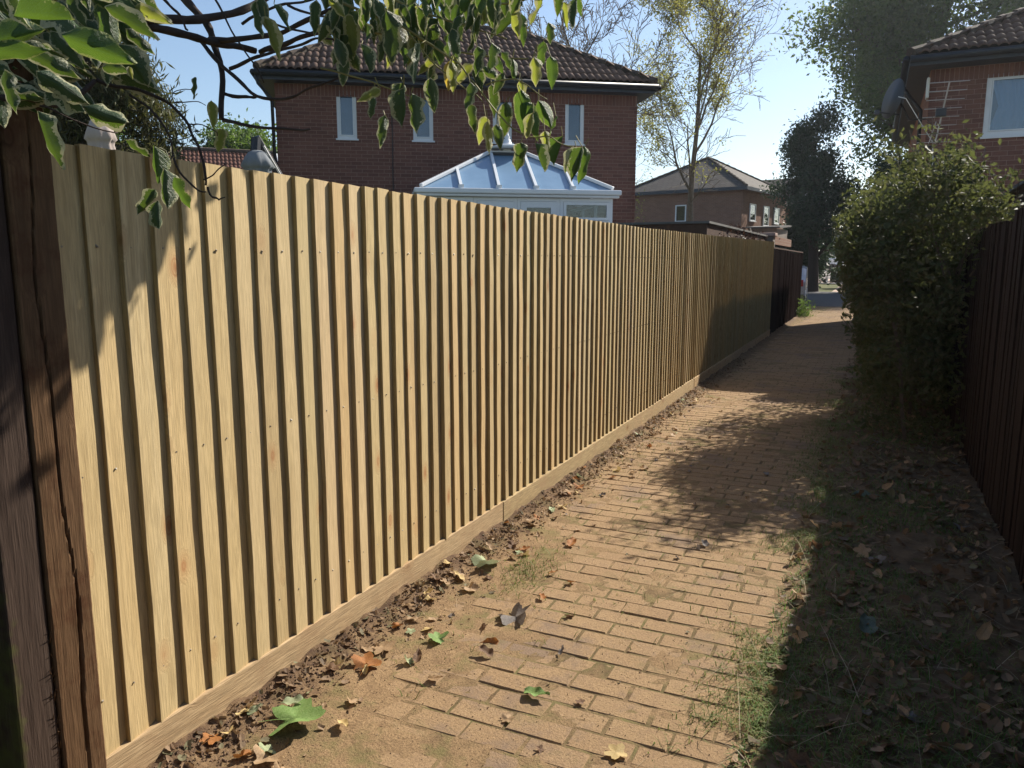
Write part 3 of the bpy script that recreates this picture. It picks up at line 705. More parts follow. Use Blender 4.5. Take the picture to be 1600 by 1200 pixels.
def window(root, x0, x1, z0, z1, y=0.05, behind='blind', fw=0.055, mull=None, sash=True):
    b = MB()
    b.box((x0, y - 0.03, z0), (x0 + fw, y + 0.03, z1)).box((x1 - fw, y - 0.03, z0), (x1, y + 0.03, z1)).box((x0 + fw, y - 0.03, z0), (x1 - fw, y + 0.03, z0 + fw)).box((x0 + fw, y - 0.03, z1 - fw), (x1 - fw, y + 0.03, z1))
    if mull: b.box((mull - fw / 2, y - 0.028, z0 + fw), (mull + fw / 2, y + 0.03, z1 - fw))
    wn = b.build('window', M['upvc'], root)
    if sash:
        i = fw + 0.003; k = 0.02; s = MB(); s.box((x0 + i, y - 0.042, z0 + i), (x0 + i + k, y, z1 - i)).box((x1 - i - k, y - 0.042, z0 + i), (x1 - i, y, z1 - i)).box((x0 + i + k, y - 0.042, z0 + i), (x1 - i - k, y, z0 + i + k)).box((x0 + i + k, y - 0.042, z1 - i - k), (x1 - i - k, y, z1 - i))
        s.build('sash', M['upvc'], wn)
    MB().box((x0 + fw, y - 0.008, z0 + fw), (x1 - fw, y - 0.002, z1 - fw)).build('pane', M['glass'], wn)
    if behind == 'curtain':
        n = 40; vs = []
        for i in range(n + 1):
            f = i / n; xx = x0 + fw + (x1 - x0 - 2 * fw) * f; d = 0.02 * sin(f * 60) + 0.012 * sin(f * 23)
            vs += [(xx, y + 0.07 + d * 0.3, z1 - fw), (xx * 0.75 + (x0 + x1) / 2 * 0.25, y + 0.07 + d, (z0 + z1) / 2), (xx, y + 0.07 + d * 1.4, z0 + fw)]
        fs = [(i * 3 + j, (i + 1) * 3 + j, (i + 1) * 3 + j + 1, i * 3 + j + 1) for i in range(n) for j in range(2)]
        MB().add(vs, fs).build('curtain', M['curtain'], wn, smooth=True)
        MB().box((x0, y + 0.11, z0), (x1, y + 0.12, z1)).build('room', M['room'], wn)
    else:
        MB().box((x0, y + 0.06, z0), (x1, y + 0.07, z1)).build(behind if behind != 'room' else 'room', M[behind], wn)
    MB().box((x0 - 0.03, y - 0.085, z0 - 0.035), (x1 + 0.03, y + 0.02, z0 - 0.002)).build('sill', M['upvc'], wn)
    return wn

# --- red brick house behind the new fence
seed(21)
HL = empty('brick_house', (-11.181, 12.685, 0.40), rad(34.4), 'red brick house with brown tiled hip roof and four narrow windows behind the new fence', 'house')
HZ = -0.40
opsL = [(1.20, 1.60, 4.13 + HZ, 5.08 + HZ), (2.75, 3.17, 4.13 + HZ, 5.08 + HZ), (4.43, 4.84, 4.13 + HZ, 5.08 + HZ), (6.0, 6.42, 4.14 + HZ, 5.08 + HZ)]
wl = cut_wall(HL, 'wall', 7.6, -0.1, 4.78, opsL, M['mortar'])
brick_face(wl, 7.6, 0.0, 4.78, opsL, M['brick'], 300, vis=lambda x, z: z > 3.2 and (x > 4.9 or x < 2.7))
for s_, M0 in (('r', Matrix.Translation((7.6, 0, 0)) @ Matrix.Rotation(pi / 2, 4, 'Z')), ('l', Matrix.Translation((0, 4.7, 0)) @ Matrix.Rotation(-pi / 2, 4, 'Z'))):
    ws = MB().box((0, 0, -0.1), (4.7, 0.1, 4.78), M0).build('wall', M['mortar'], HL); brick_face(ws, 4.7, 0.0, 4.78, [], M['brick'], 0, M0=np.array(M0))
MB().box((0.1, 4.6, -0.1), (7.5, 4.7, 4.78)).build('wall', M['far_brick'], HL)
for o_ in opsL: window(HL, *o_)
hip_roof(HL, -0.30, 7.90, -0.30, 5.0, 4.97, rad(32), M['tile'], M['ridge'], 300)
MB().box((-0.27, -0.27, 4.781), (7.87, 4.97, 4.80)).build('soffit', M['dark_soffit'], HL)
b = MB(); b.box((-0.29, -0.30, 4.78), (7.89, -0.272, 4.955)).box((-0.30, -0.272, 4.78), (-0.272, 4.99, 4.955)).box((7.872, -0.272, 4.78), (7.90, 4.99, 4.955)); b.build('fascia', M['dark_soffit'], HL)
b = MB(); b.tube([(-0.34, -0.365, 4.90), (7.94, -0.365, 4.90)], 0.058, 8).tube([(7.965, -0.36, 4.90), (7.965, 5, 4.90)], 0.058, 8).tube([(-0.365, -0.36, 4.90), (-0.365, 5, 4.90)], 0.058, 8); b.build('gutter', M['black_pl'], HL, smooth=True)
MB().tube([(-0.32, -0.34, 4.85), (-0.28, -0.3, 4.70), (-0.06, -0.07, 4.45), (-0.045, -0.05, 0)], 0.034, 8).build('downpipe', M['black_pl'], HL, smooth=True)
MB().tube([(2.31, -0.03, 4.6), (2.32, -0.03, 3.9), (2.31, -0.03, 3.0), (2.33, -0.03, 0)], 0.011, 6).build('overflow_pipe', M['black_pl'], HL)

# --- conservatory
CO = empty('conservatory', tuple(HL.matrix_basis @ Vector((0, 0, 0))), rad(34.4), 'white framed conservatory with blue hipped glazed roof attached to the red brick house', 'conservatory')
CO.location = (-11.181, 12.685, 0.40)
cx0, cx1, cy = 2.74, 6.20, -3.0; ez = 2.50; rz = 3.28; apx0, apx1, apy = 4.16, 4.80, -1.62
b = MB(); gx0, gx1, gy_ = cx0 - 0.12, cx1 + 0.13, cy - 0.12
b.box((gx0, gy_, ez - 0.10), (gx1, gy_ + 0.1, ez - 0.01)).box((gx0, gy_ + 0.1, ez - 0.10), (gx0 + 0.1, -0.02, ez - 0.01)).box((gx1 - 0.1, gy_ + 0.1, ez - 0.10), (gx1, -0.02, ez - 0.01))
b.box((gx0 + 0.03, gy_ + 0.03, ez - 0.15), (gx1 - 0.03, gy_ + 0.12, ez - 0.102)); b.build('gutter', M['upvc'], CO, bevel=0.02)
# roof panes: front slope between rafters, side slopes
fr = [cx0 + 0.70, cx0 + 1.37, cx0 + 2.04, cx0 + 2.71]
front_l, front_r = Vector((cx0, cy, ez)), Vector((cx1, cy, ez)); A0 = Vector((apx0, apy, rz)); A1 = Vector((apx1, apy, rz))
def hipz(x):   # top point on front facet for a rafter foot at x (rafters lean to the middle slightly)
    return None
feet = [front_l] + [Vector((x, cy, ez)) for x in fr] + [front_r]
tops = [front_l, front_l.lerp(A0, 0.50), A0, A1, front_r.lerp(A1, 0.50), front_r]
tops[1] = front_l.lerp(A0, 0.49); tops[4] = front_r.lerp(A1, 0.52)
for i in range(5):
    p = [feet[i], feet[i + 1], tops[i + 1]] + ([tops[i]] if i not in (0,) else []); 
    if i == 4: p = [feet[4], feet[5], tops[4]]
    nn = (p[1] - p[0]).cross(p[2] - p[0]).normalized(); n = len(p)
    vs = [q for q in p] + [q - nn * 0.02 for q in p]; fs = [tuple(range(n)), tuple(range(n, 2 * n))[::-1]] + [((k + 1) % n, k, k + n, (k + 1) % n + n) for k in range(n)]
    MB().add(vs, fs).build('roof_pane', M['poly'], CO)
for sgn, fx, A in ((-1, cx0, A0), (1, cx1, A1)):
    a, b_, c = Vector((fx, cy, ez)), Vector((fx, -0.02, ez)), Vector((A.x, -0.02, rz)); p = [a, b_, c, A]
    if sgn > 0: p = p[::-1]
    vs = p + [q - Vector((0, 0, 0.02)) for q in p]; MB().add(vs, [(3, 2, 1, 0), (4, 5, 6, 7)] + [(k, (k + 1) % 4, (k + 1) % 4 + 4, k + 4) for k in range(4)]).build('roof_pane', M['poly'], CO)
    MB().beam(a + Vector((0, 0, .03)), A + Vector((0, 0, .04)), 0.075, 0.06).build('hip_bar', M['upvc'], CO, bevel=0.01)
    for k in (1, 2, 3):
        f = k / 4; p0 = a.lerp(b_, f); MB().beam(p0 + Vector((0, 0, .03)), A.lerp(c, f) + Vector((0, 0, .03)), 0.05, 0.05).build('rafter', M['upvc'], CO)
for i in (1, 2, 3, 4): 
    bb = MB(); bb.beam(feet[i] + Vector((0, -0.02, .03)), tops[i] + Vector((0, 0, .03)), 0.05, 0.055); bb.box((feet[i].x - 0.045, cy - 0.07, ez - 0.01), (feet[i].x + 0.045, cy + 0.04, ez + 0.055)); bb.build('rafter', M['upvc'], CO)
MB().beam(A0 + Vector((0, 0, .02)), A1 + Vector((0, 0, .02)), 0.07, 0.06).beam((4.48, apy, rz + 0.05), (4.48, -0.03, rz + 0.05), 0.16, 0.08).build('ridge', M['upvc'], CO)
MB().box((4.16, apy - 0.1, rz - 0.04), (4.80, apy + 0.3, rz + 0.015)).build('ridge_flashing', M['black_pl'], CO)
MB().lathe([(0.34, 0), (0.345, 0.02), (0.20, 0.06), (0.10, 0.075), (0.08, 0.12), (0.07, 0.15), (0.04, 0.18), (0.055, 0.21), (0.03, 0.25), (0.012, 0.33), (0.005, 0.42)], 18, Matrix.Translation((4.48, apy, rz + 0.10))).build('finial', M['upvc'], CO, smooth=True)
# front wall frames: two fixed lights, double doors, fixed light
zf1 = ez - 0.155; units = [(cx0, cx0 + 0.92, 'win'), (cx0 + 0.92, cx0 + 1.70, 'door'), (cx0 + 1.70, cx0 + 2.48, 'door'), (cx0 + 2.48, cx1, 'win')]
def frame_rect(b, x0, x1, z0, z1, y, fw, d):
    b.box((x0, y, z0), (x0 + fw, y + d, z1)).box((x1 - fw, y, z0), (x1, y + d, z1)).box((x0 + fw, y, z0), (x1 - fw, y + d, z0 + fw)).box((x0 + fw, y, z1 - fw), (x1 - fw, y + d, z1))
for (a, c, kind) in units:
    b = MB(); frame_rect(b, a + 0.002, c - 0.002, 0, zf1, cy, 0.06, 0.06); b.build('frame', M['upvc'], CO)
    if kind == 'door':
        b = MB(); frame_rect(b, a + 0.065, c - 0.065, 0.05, zf1 - 0.065, cy - 0.012, 0.105, 0.055); d_ = b.build('door', M['upvc'], CO)
        MB().box((a + 0.17, cy + 0.012, 0.155), (c - 0.17, cy + 0.02, zf1 - 0.17)).build('pane', M['glass'], d_)
        hx = a + 0.11 if a > 4.2 else c - 0.11
        MB().box((hx + 0.46, cy - 0.06, 1.0), (hx + 0.48, cy - 0.012, 1.16)).build('handle', M['upvc'], d_) if a > 4.2 else None
    else:
        zt = zf1 - 0.42
        b = MB(); b.box((a + 0.062, cy + 0.002, zt - 0.03), (c - 0.062, cy + 0.055, zt + 0.03)); frame_rect(b, a + 0.065, c - 0.065, zt + 0.035, zf1 - 0.065, cy - 0.012, 0.05, 0.05); b.build('top_light', M['upvc'], CO)
        MB().box((a + 0.115, cy + 0.01, zt + 0.085), (c - 0.115, cy + 0.018, zf1 - 0.115)).build('pane', M['glass'], CO)
        MB().box((a + 0.062, cy + 0.02, 0.06), (c - 0.062, cy + 0.028, zt - 0.03)).build('pane', M['glass'], CO)
for sx in (cx0, cx1 - 0.06):
    b = MB()
    for k in range(3): y0 = cy + 0.062 + k * 0.97; b.box((sx, y0, 0), (sx + 0.06, y0 + 0.06, zf1)); b.box((sx, y0 + 0.06, 0.6), (sx + 0.06, y0 + 0.97, 0.66)); b.box((sx, y0 + .06, zf1 - 0.06), (sx + 0.06, y0 + 0.97, zf1))
    b.build('frame', M['upvc'], CO)
    MB().box((sx + 0.025, cy + 0.07, 0.06), (sx + 0.032, -0.03, zf1 - 0.06)).build('pane', M['glass'], CO)
MB().box((cx0 + 0.1, -0.9, 0), (cx1 - 0.1, -0.85, 1.9)).build('room_divider', M['garage'], CO)

# --- right-hand house
seed(22)
HR = empty('brick_house', (0.70, 16.3, 0), 0, 'red brick house with tiled hip roof and aerial rising above the shrub', 'house')
opsR = [(0.88, 2.10, 3.80, 4.86)]
wr = cut_wall(HR, 'wall', 6.2, -0.1, 5.02, opsR, M['mortar'])
brick_face(wr, 6.2, 0.0, 5.02, opsR, M['brick'], 290, vis=lambda x, z: z > 2.4 and x < 2.2, cl=0.235, ch=0.083)
M0 = Matrix.Translation((0, 9.8, 0)) @ Matrix.Rotation(-pi / 2, 4, 'Z')
ws = MB().box((0, 0, -0.1), (9.8, 0.1, 5.02), M0).build('wall', M['mortar'], HR); brick_face(ws, 9.8, 0.0, 5.02, [], M['brick_orange'], 0, M0=np.array(M0), cl=0.235, ch=0.083)
MB().box((0.1, 9.7, -0.1), (6.2, 9.8, 5.02)).box((6.1, 0.12, -0.1), (6.2, 9.69, 5.02)).build('wall', M['far_brick'], HR)
window(HR, *opsR[0], behind='curtain', fw=0.085)
hip_roof(HR, -0.36, 6.5, -0.43, 10.2, 5.20, rad(27), M['tile'], M['ridge'], 250)
MB().box((-0.33, -0.40, 5.021), (6.47, 10.17, 5.04)).build('soffit', M['dark_soffit'], HR)
b = MB(); b.box((-0.35, -0.43, 5.02), (6.49, -0.402, 5.19)).box((-0.36, -0.402, 5.02), (-0.332, 10.19, 5.19)); b.build('fascia', M['dark_soffit'], HR)
b = MB(); b.tube([(-0.36, -0.49, 5.13), (6.5, -0.49, 5.13)], 0.058, 8).tube([(-0.425, -0.5, 5.13), (-0.425, 10.2, 5.13)], 0.058, 8); b.build('gutter', M['black_pl'], HR, smooth=True)
MB().tube([(-0.42, 1.6, 5.1), (-0.3, 1.6, 4.9), (-0.06, 1.6, 4.6), (-0.05, 1.6, 0)], 0.035, 8).build('downpipe', M['black_pl'], HR, smooth=True)
MB().tube([(0.16, -0.04, 3.55), (0.17, -0.04, 0)], 0.05, 8).build('soil_pipe', M['black_pl'], HR, smooth=True)
# alarm box
ab = MB().box((0.73 - 0.78, 16.20, 4.52), (0.78 - 0.78, 16.42, 4.88)).build('alarm_box', M['cream'], loc=(0.69, 0, 0), bevel=0.02); tag(ab, 'slim cream alarm box high on the corner of the right brick house', 'alarm box')
# satellite dish
sdh = empty('satellite_dish', (0.66, 16.75, 4.5), 0, 'grey satellite dish seen edge-on beside the eaves of the right house', 'satellite dish')
n = 18; prof = [(0.001, 0.0)] + [(0.36 * k / 6, 0.10 * (k / 6) ** 2) for k in range(1, 7)] + [(0.36, 0.11)]
Md = Matrix.Translation((-0.46, -0.05, 0.12)) @ Matrix.Rotation(rad(-62), 4, 'Z') @ Matrix.Rotation(rad(80), 4, 'X')
MB().lathe(prof, 24, Md).build('reflector', M['dish'], sdh, smooth=True)
MB().tube([(0.03, 0, -0.25), (-0.25, 0, -0.25), (-0.4, -0.02, 0.05)], 0.02, 8).build('bracket', M['black_pl'], sdh)
MB().tube([(-0.42, -0.04, -0.15), (-0.78, -0.28, -0.12)], 0.012, 6).box((-0.84, -0.34, -0.16), (-0.76, -0.26, -0.08)).build('feed_arm', M['dish'], sdh)
# tv aerial
ae = empty('tv_aerial', (0.62, 16.1, 3.7), 0, 'rusty-clamped silver TV aerial with horizontal rods on the right house corner', 'aerial')
MB().tube([(-0.03, 0.18, -0.05), (-0.03, -0.02, -0.05), (0.22, -0.05, -0.05), (0.22, -0.05, -0.9)][:3], 0.018, 8).build('bracket', M['black_pl'], ae)
MB().beam((0.22, -0.1, 0.0), (0.34, -0.5, 0.95), 0.02, 0.02).beam((0.12, -0.1, 0.0), (0.2, -0.22, 0.35), 0.015, 0.015).build('boom', M['steel'], ae)
for k in range(8):
    f = k / 7; c = Vector((0.20, -0.1, 0.02)).lerp(Vector((0.345, -0.5, 0.95)), f); L = 0.27 + 0.03 * f
    MB().tube([c + Vector((-L, 0.0, 0.005)), c + Vector((L * 1.0, 0.0, -0.005))], 0.0075, 6).build('rod', M['steel'], ae)
MB().box((0.18, -0.36, 0.42), (0.34, -0.22, 0.55)).build('junction_box', M['black_pl'], ae)
wc = MB().tube([(0.20, 16.3, 4.6), (0.32, 15.98, 4.5), (0.62, 15.95, 4.0), (0.80, 15.98, 3.72), (0.83, 16.0, 3.4), (0.78, 16.1, 2.6), (0.78, 16.2, 1.5)], 0.008, 5).build('aerial_cable', M['cream']); tag(wc, 'pale loose cable looping from the satellite dish down past the aerial', 'cable')

# --- far houses
def far_house(name, loc, rz_, W, D, H, pitch, label, brick, roofm, gable=False, windows=()):
    h = empty(name, loc, rz_, label, 'house')
    MB().box((0, 0, -0.2), (W, D, H)).build('wall', brick, h)
    if gable:
        t_ = tan(pitch) * D / 2; b = MB(); o_ = 0.35
        b.add([(-o_, -o_, H - o_ * tan(pitch)), (W + o_, -o_, H - o_ * tan(pitch)), (W + o_, D / 2, H + t_), (-o_, D / 2, H + t_), (W + o_, D + o_, H - o_ * tan(pitch)), (-o_, D + o_, H - o_ * tan(pitch))], [(0, 1, 2, 3), (3, 2, 4, 5)])
        rfm = b.build('roof', roofm, h); sm = rfm.modifiers.new('t', 'SOLIDIFY'); sm.thickness = 0.12
        MB().add([(0, 0, H), (0, D, H), (0, D / 2, H + t_ - 0.13), (0.1, 0, H), (0.1, D, H), (0.1, D / 2, H + t_ - 0.13), (W, 0, H), (W, D, H), (W, D / 2, H + t_ - 0.13)], [(0, 2, 1), (3, 4, 5), (6, 7, 8)]).build('gable', brick, h)
        for xx in (-o_ - 0.02, W + o_ + 0.02):
            MB().beam((xx, -o_, H - o_ * tan(pitch) - 0.1), (xx, D / 2, H + t_ - 0.08), 0.04, 0.2).beam((xx, D + o_, H - o_ * tan(pitch) - 0.1), (xx, D / 2, H + t_ - 0.08), 0.04, 0.2).build('bargeboard', M['upvc'], h)
    else:
        hip_roof(h, -0.35, W + 0.35, -0.35, D + 0.35, H + 0.12, pitch, roofm, M['ridge'], 0, tiles=False, under=roofm)
        b = MB(); b.box((-0.37, -0.39, H - 0.08), (W + 0.37, -0.352, H + 0.11)).box((W + 0.352, -0.35, H - 0.08), (W + 0.39, D + 0.3, H + 0.11)).box((-0.34, -0.34, H + 0.003), (W + 0.34, D + 0.34, H + 0.05)); b.build('gutter', M['dark_soffit'], h)
    for (side, a, c, z0, z1) in windows:
        if side == 'f': window(h, a, c, z0, z1, y=-0.035, sash=False, fw=0.07, behind='blind')
        else:
            wn = window(h, a, c, z0, z1, y=-0.035, sash=False, fw=0.07, behind='blind')
            Mr = Matrix.Translation((W, 0, 0)) @ Matrix.Rotation(pi / 2, 4, 'Z'); wn.matrix_local = Mr
    return h
def course_mat():
    # flat interlocking tiles far away: fine courses
    t = NT('distant_flat_tile', 0.85, 0.2); br = t.n.new('ShaderNodeTexBrick'); sp_ = t.n.new('ShaderNodeSeparateXYZ'); cb_ = t.n.new('ShaderNodeCombineXYZ')
    t.L(t.tc.outputs['Object'], sp_.inputs[0]); t.L(t.math('ADD', sp_.outputs[0], sp_.outputs[1]), cb_.inputs[0]); t.L(t.math('MULTIPLY', sp_.outputs[2], 2.0), cb_.inputs[1]); t.L(cb_.outputs[0], br.inputs['Vector']); br.inputs['Scale'].default_value = 1; br.inputs['Brick Width'].default_value = 0.34; br.inputs['Row Height'].default_value = 0.27
    br.inputs['Mortar Size'].default_value = 0.02; br.inputs['Color1'].default_value = (0.085, 0.072, 0.064, 1); br.inputs['Color2'].default_value = (0.12, 0.105, 0.092, 1); br.inputs['Mortar'].default_value = (0.05, 0.045, 0.042, 1)
    n = t.noise(t.coords(), 2.0, 5); t.color(t.mix(t.ramp(n, [(0.4, 0.35), (0.7, 0)]), br.outputs['Color'], (0.08, 0.07, 0.065))); return t.m
M['far_tile'] = course_mat()
far_house('brown_brick_house', (-14.35, 48.0, 0), rad(-11.5), 7.4, 8.0, 5.75, rad(29), 'distant brown brick house with grey pyramid roof above the fence', M['far_brick'], M['far_tile'],
          windows=[('f', 3.3, 4.0, 4.0, 5.0), ('f', 2.5, 3.6, 1.2, 2.2), ('s', 1.2, 2.2, 4.0, 5.0), ('s', 3.6, 4.6, 3.8, 5.0), ('s', 5.6, 6.6, 4.0, 5.0)])
far_house('brown_brick_house', (-13.0, 58.6, 0), rad(-11.5), 8.0, 7.0, 5.6, rad(30), 'farther gabled brick house partly hidden by the dark green tree', M['far_brick'], M['far_tile'], True, windows=[('f', 1.0, 1.9, 4.0, 5.0), ('f', 3.6, 4.5, 4.0, 5.0)])

# bungalow with orange gable at the left
fb_ = empty('tiled_bungalow', (-26.0, 17.2, 0.4), rad(46), 'low house with red-brown tiled roof and orange brick gable seen over the fence at left', 'house')
MB().box((0, 0, 0), (8, 5.4, 3.9)).build('wall', M['far_orange'], fb_)
t_ = tan(rad(30)) * 2.7
MB().add([(8.0, 0, 3.9), (8.0, 5.4, 3.9), (8.0, 2.7, 3.9 + t_ - 0.05)], [(0, 1, 2)]).build('gable', M['far_orange'], fb_)
rfo = MB().add([(-0.3, -0.4, 3.68), (8.3, -0.4, 3.68), (8.3, 2.7, 3.9 + t_), (-0.3, 2.7, 3.9 + t_), (8.3, 5.8, 3.68), (-0.3, 5.8, 3.68)], [(0, 1, 2, 3), (3, 2, 4, 5)]).build('roof', M['underlay'], fb_)
roof_slope(rfo, (-0.3, -0.4, 3.68), (1, 0, 0), (0, cos(rad(30)), sin(rad(30))), 8.5, 3.5, lambda x, q: True, M['tile_far'])
MB().tube([(-0.3, 2.7, 3.97 + t_), (8.3, 2.7, 3.97 + t_)], 0.11, 8).build('ridge', M['ridge'], rfo)
MB().beam((8.33, -0.4, 3.62), (8.33, 2.72, 3.88 + t_), 0.05, 0.22).beam((8.33, 5.8, 3.62), (8.33, 2.72, 3.88 + t_), 0.05, 0.22).build('bargeboard', M['upvc'], fb_)
MB().tube([(4.6, 1.7, 5.0), (4.6, 1.7, 5.75)], 0.07, 8).build('vent_pipe', M['black_pl'], fb_)

# garage row behind the fence
ga = empty('garage', (-6.2, 12.2, 0.0), 0, 'low flat-roofed dark garage behind the far part of the new fence', 'garage')
MB().box((0, 0, 0), (3.7, 7.9, 2.02)).build('wall', M['garage'], ga)
MB().box((-0.1, -0.1, 2.021), (3.85, 8.0, 2.20)).build('fascia', M['old_beam'], ga)
MB().box((-0.14, -0.14, 2.201), (3.89, 8.04, 2.235)).build('roof', M['felt'], ga)
pl_ = empty('gate_pier', (-2.62, 19.3, 0), 0, 'crumbling brick and render pier with timber fascia behind the dark fence', 'pier')
MB().box((0, 0, 0), (0.42, 0.42, 2.22)).build('pier_shaft', M['garage'], pl_, bevel=0.02)
MB().box((-0.05, -0.05, 2.22), (0.47, 0.47, 2.30)).build('coping', M['mortar'], pl_, bevel=0.015)
MB().box((-0.2, 0.5, 2.05), (0.35, 5.2, 2.26)).build('fascia_board', M['far_brick'], pl_)
MB().box((-0.15, 0.9, 1.2), (0.25, 5.0, 2.04)).build('lean_to_wall', M['room'], pl_)
shed = empty('garden_shed', (-3.55, 24.6, 0.0), rad(-4), 'small pale boarded shed with dark felt roof beyond the garage', 'shed')
for k in range(9): MB().box((0, -0.02 if k % 2 else -0.026, k * 0.29), (0.85, 0.02, k * 0.29 + 0.315)).build('cladding_board', M['garage'], shed)
MB().box((0, 0.03, 0), (0.85, 1.8, 2.6)).build('wall', M['garage'], shed)
MB().add([(-0.1, -0.12, 2.61), (0.95, -0.12, 2.61), (0.95, 1.9, 2.72), (-0.1, 1.9, 2.72), (-0.1, -0.12, 2.66), (0.95, -0.12, 2.66), (0.95, 1.9, 2.77), (-0.1, 1.9, 2.77)], [(3, 2, 1, 0), (4, 5, 6, 7), (0, 1, 5, 4), (1, 2, 6, 5), (2, 3, 7, 6), (3, 0, 4, 7)]).build('roof', M['felt'], shed)

# parasols
def parasol(name, loc, H, Hc, r, fab, label, cantilever=False):
    e = empty(name, loc, 0, label, 'parasol', None)
    MB().tube([(0, 0, 0), (0, 0, H - 0.05)], 0.022, 8).build('pole', M['black_pl'], e)
    n = 32; vs = []; fs = []
    prof = [(0.0, 0.30), (0.02, 0.55), (0.08, 0.78), (0.15, 0.95), (0.165, 0.80), (0.19, 0.74), (0.30, 0.92), (0.6, 1.05), (1.0, 1.15)]
    for (q, rr) in prof:
        for k in range(n):
            a = 2 * pi * k / n; fold = 1 + 0.22 * cos(a * 8) * min(1, q * 3); vs.append((r * rr * fold * cos(a), r * rr * fold * sin(a), H - q * Hc))
    for i in range(len(prof) - 1):
        for k in range(n): fs.append((i * n + k, (i + 1) * n + k, (i + 1) * n + (k + 1) % n, i * n + (k + 1) % n))
    MB().add(vs, fs).build('canopy', fab, e, smooth=True)
    MB().tube([(r * 0.55 * cos(a) * 1.15, r * 0.55 * sin(a) * 1.15, H - 0.42 * Hc) for a in np.linspace(0, 2 * pi, 17)], 0.012, 5).build('tie', M['black_pl'], e)
    return e
parasol('cream_parasol', tuple(at(160, 250, 9.0).xy) + (0.4,), at(160, 186, 9.0).z - 0.4, 1.6, 0.17, M['fabric_cream'], 'closed cream parasol poking above the near end of the new fence')
gpos = at(403, 262, 11.0)
gp = parasol('grey_parasol', (gpos.x, gpos.y, 0.4), at(403, 236, 11.0).z - 0.4, 1.5, 0.23, M['fabric_grey'], 'closed grey cantilever parasol beside the left corner of the red brick house')
a0 = at(400, 214, 11.0) - gp.location; a1 = at(437, 275, 11.4) - gp.location; a2 = at(470, 330, 11.8) - gp.location
MB().tube([a0, a1, a2, (a2.x, a2.y, 0)], 0.055, 8).build('crank_arm', M['black_pl'], gp)
MB().tube([a0 + Vector((0, 0, -0.02)), at(399, 238, 11.0) - gp.location], 0.07, 10).build('hub', M['black_pl'], gp)
MB().tube([at(412, 228, 10.9) - gp.location, at(440, 276, 11.2) - gp.location], 0.014, 6).build('strut', M['steel'], gp)

# ------------------------------------------------------------------ trees
def grow(rng, tubes, tips, p, d, L, r, lvl, P):
    nseg = P['seg'][lvl]; pts = [p.copy()]; rads = [r]; q = p.copy(); dd = d.copy(); r1 = r * P['taper'][lvl]
    for i in range(nseg):
        dd = (dd + Vector((rng.gauss(0, 1), rng.gauss(0, 1), rng.gauss(0, 1))) * P['wob'][lvl] + Vector((0, 0, P['up'][lvl]))).normalized()
        q = q + dd * (L / nseg); pts.append(q.copy()); rads.append(r + (r1 - r) * (i + 1) / nseg)
    tubes.append((pts, rads, lvl))
    if lvl == P['max']:
        tips.append((pts[-1], dd)); tips.append((pts[len(pts) // 2], dd)); return
    nc = P['kids'][lvl]
    for k in range(nc):
        f = P['start'][lvl] + (1 - P['start'][lvl]) * (k + rng.random()) / nc; f = min(f, 0.999); i = int(f * nseg); g = f * nseg - i
        b = pts[i].lerp(pts[i + 1], g); t = (pts[i + 1] - pts[i]).normalized(); o = t.orthogonal().normalized(); o.rotate(Matrix.Rotation(rng.uniform(0, 2 * pi), 3, t))
        ang = P['ang'][lvl] * rng.uniform(0.7, 1.25); cd = (t * cos(ang) + o * sin(ang)).normalized()
        grow(rng, tubes, tips, b, cd, L * P['len'][lvl] * rng.uniform(0.7, 1.15) * (1 - 0.45 * f * (lvl == 0)), max(rads[i] * P['rad'][lvl], 0.004), lvl + 1, P)

def leaf_cloud(name, pts, size, mat, parent, sd=0, droop=0.0, aspect=0.5):
    """many small folded leaves at given points"""
    rs = np.random.RandomState(sd); n = len(pts); C = np.asarray(pts, float); s = size * rs.uniform(0.6, 1.35, (n, 1))
    a = rs.normal(size=(n, 3)); a[:, 2] -= droop; a /= np.linalg.norm(a, axis=1, keepdims=True)
    b = rs.normal(size=(n, 3)); b -= a * (a * b).sum(1, keepdims=True); b /= np.linalg.norm(b, axis=1, keepdims=True); c = np.cross(a, b)
    V = np.stack([C - a * s * 0.5, C + b * s * aspect * 0.5 + c * s * 0.10, C + a * s * 0.5, C - b * s * aspect * 0.5 + c * s * 0.10], 1).reshape(-1, 3)
    i = np.arange(n)[:, None] * 4; F = np.concatenate([np.concatenate([i, i + 1, i + 2], 1), np.concatenate([i, i + 2, i + 3], 1)])
    o = link(name, np_mesh(name, V, F), parent, mat=mat); o['kind'] = 'stuff'; return o

def tree(name, loc, label, P, L, r, sd, bark, leafm=None, lsize=0.1, per_tip=8, spread=0.25, lean=(0, 0), cat='tree', zmin=None, minr=0.006, filt=None, nl2=4):
    rng = random.Random(sd); e = empty(name, loc, 0, label, cat); tubes = []; tips = []
    grow(rng, tubes, tips, Vector((0, 0, -0.1)), Vector((lean[0], lean[1], 1)).normalized(), L, r, 0, P)
    bt, bb = MB(), MB()
    for pts, rads, lvl in tubes:
        if lvl == 0: bt.tube(pts, rads, 10, False)
        else: bb.tube(pts, [max(x, minr) for x in rads], 5 if lvl < 2 else 3, False)
    bt.build('trunk', bark, e, smooth=True); br = bb.build('branch', bark, e, kind='stuff')
    if leafm:
        rs = np.random.RandomState(sd); T = np.array([t[0] for t in tips]); 
        if filt is not None: T = T[np.array([filt(p) for p in T])]
        pts = np.repeat(T, per_tip, 0) + rs.normal(size=(len(T) * per_tip, 3)) * spread
        leaf_cloud('crown', pts, lsize, leafm, e, sd, 1.0 if leafm is M['leaf_conifer'] else 0.0, 0.16 if leafm is M['leaf_conifer'] else 0.5)
    return e, tips

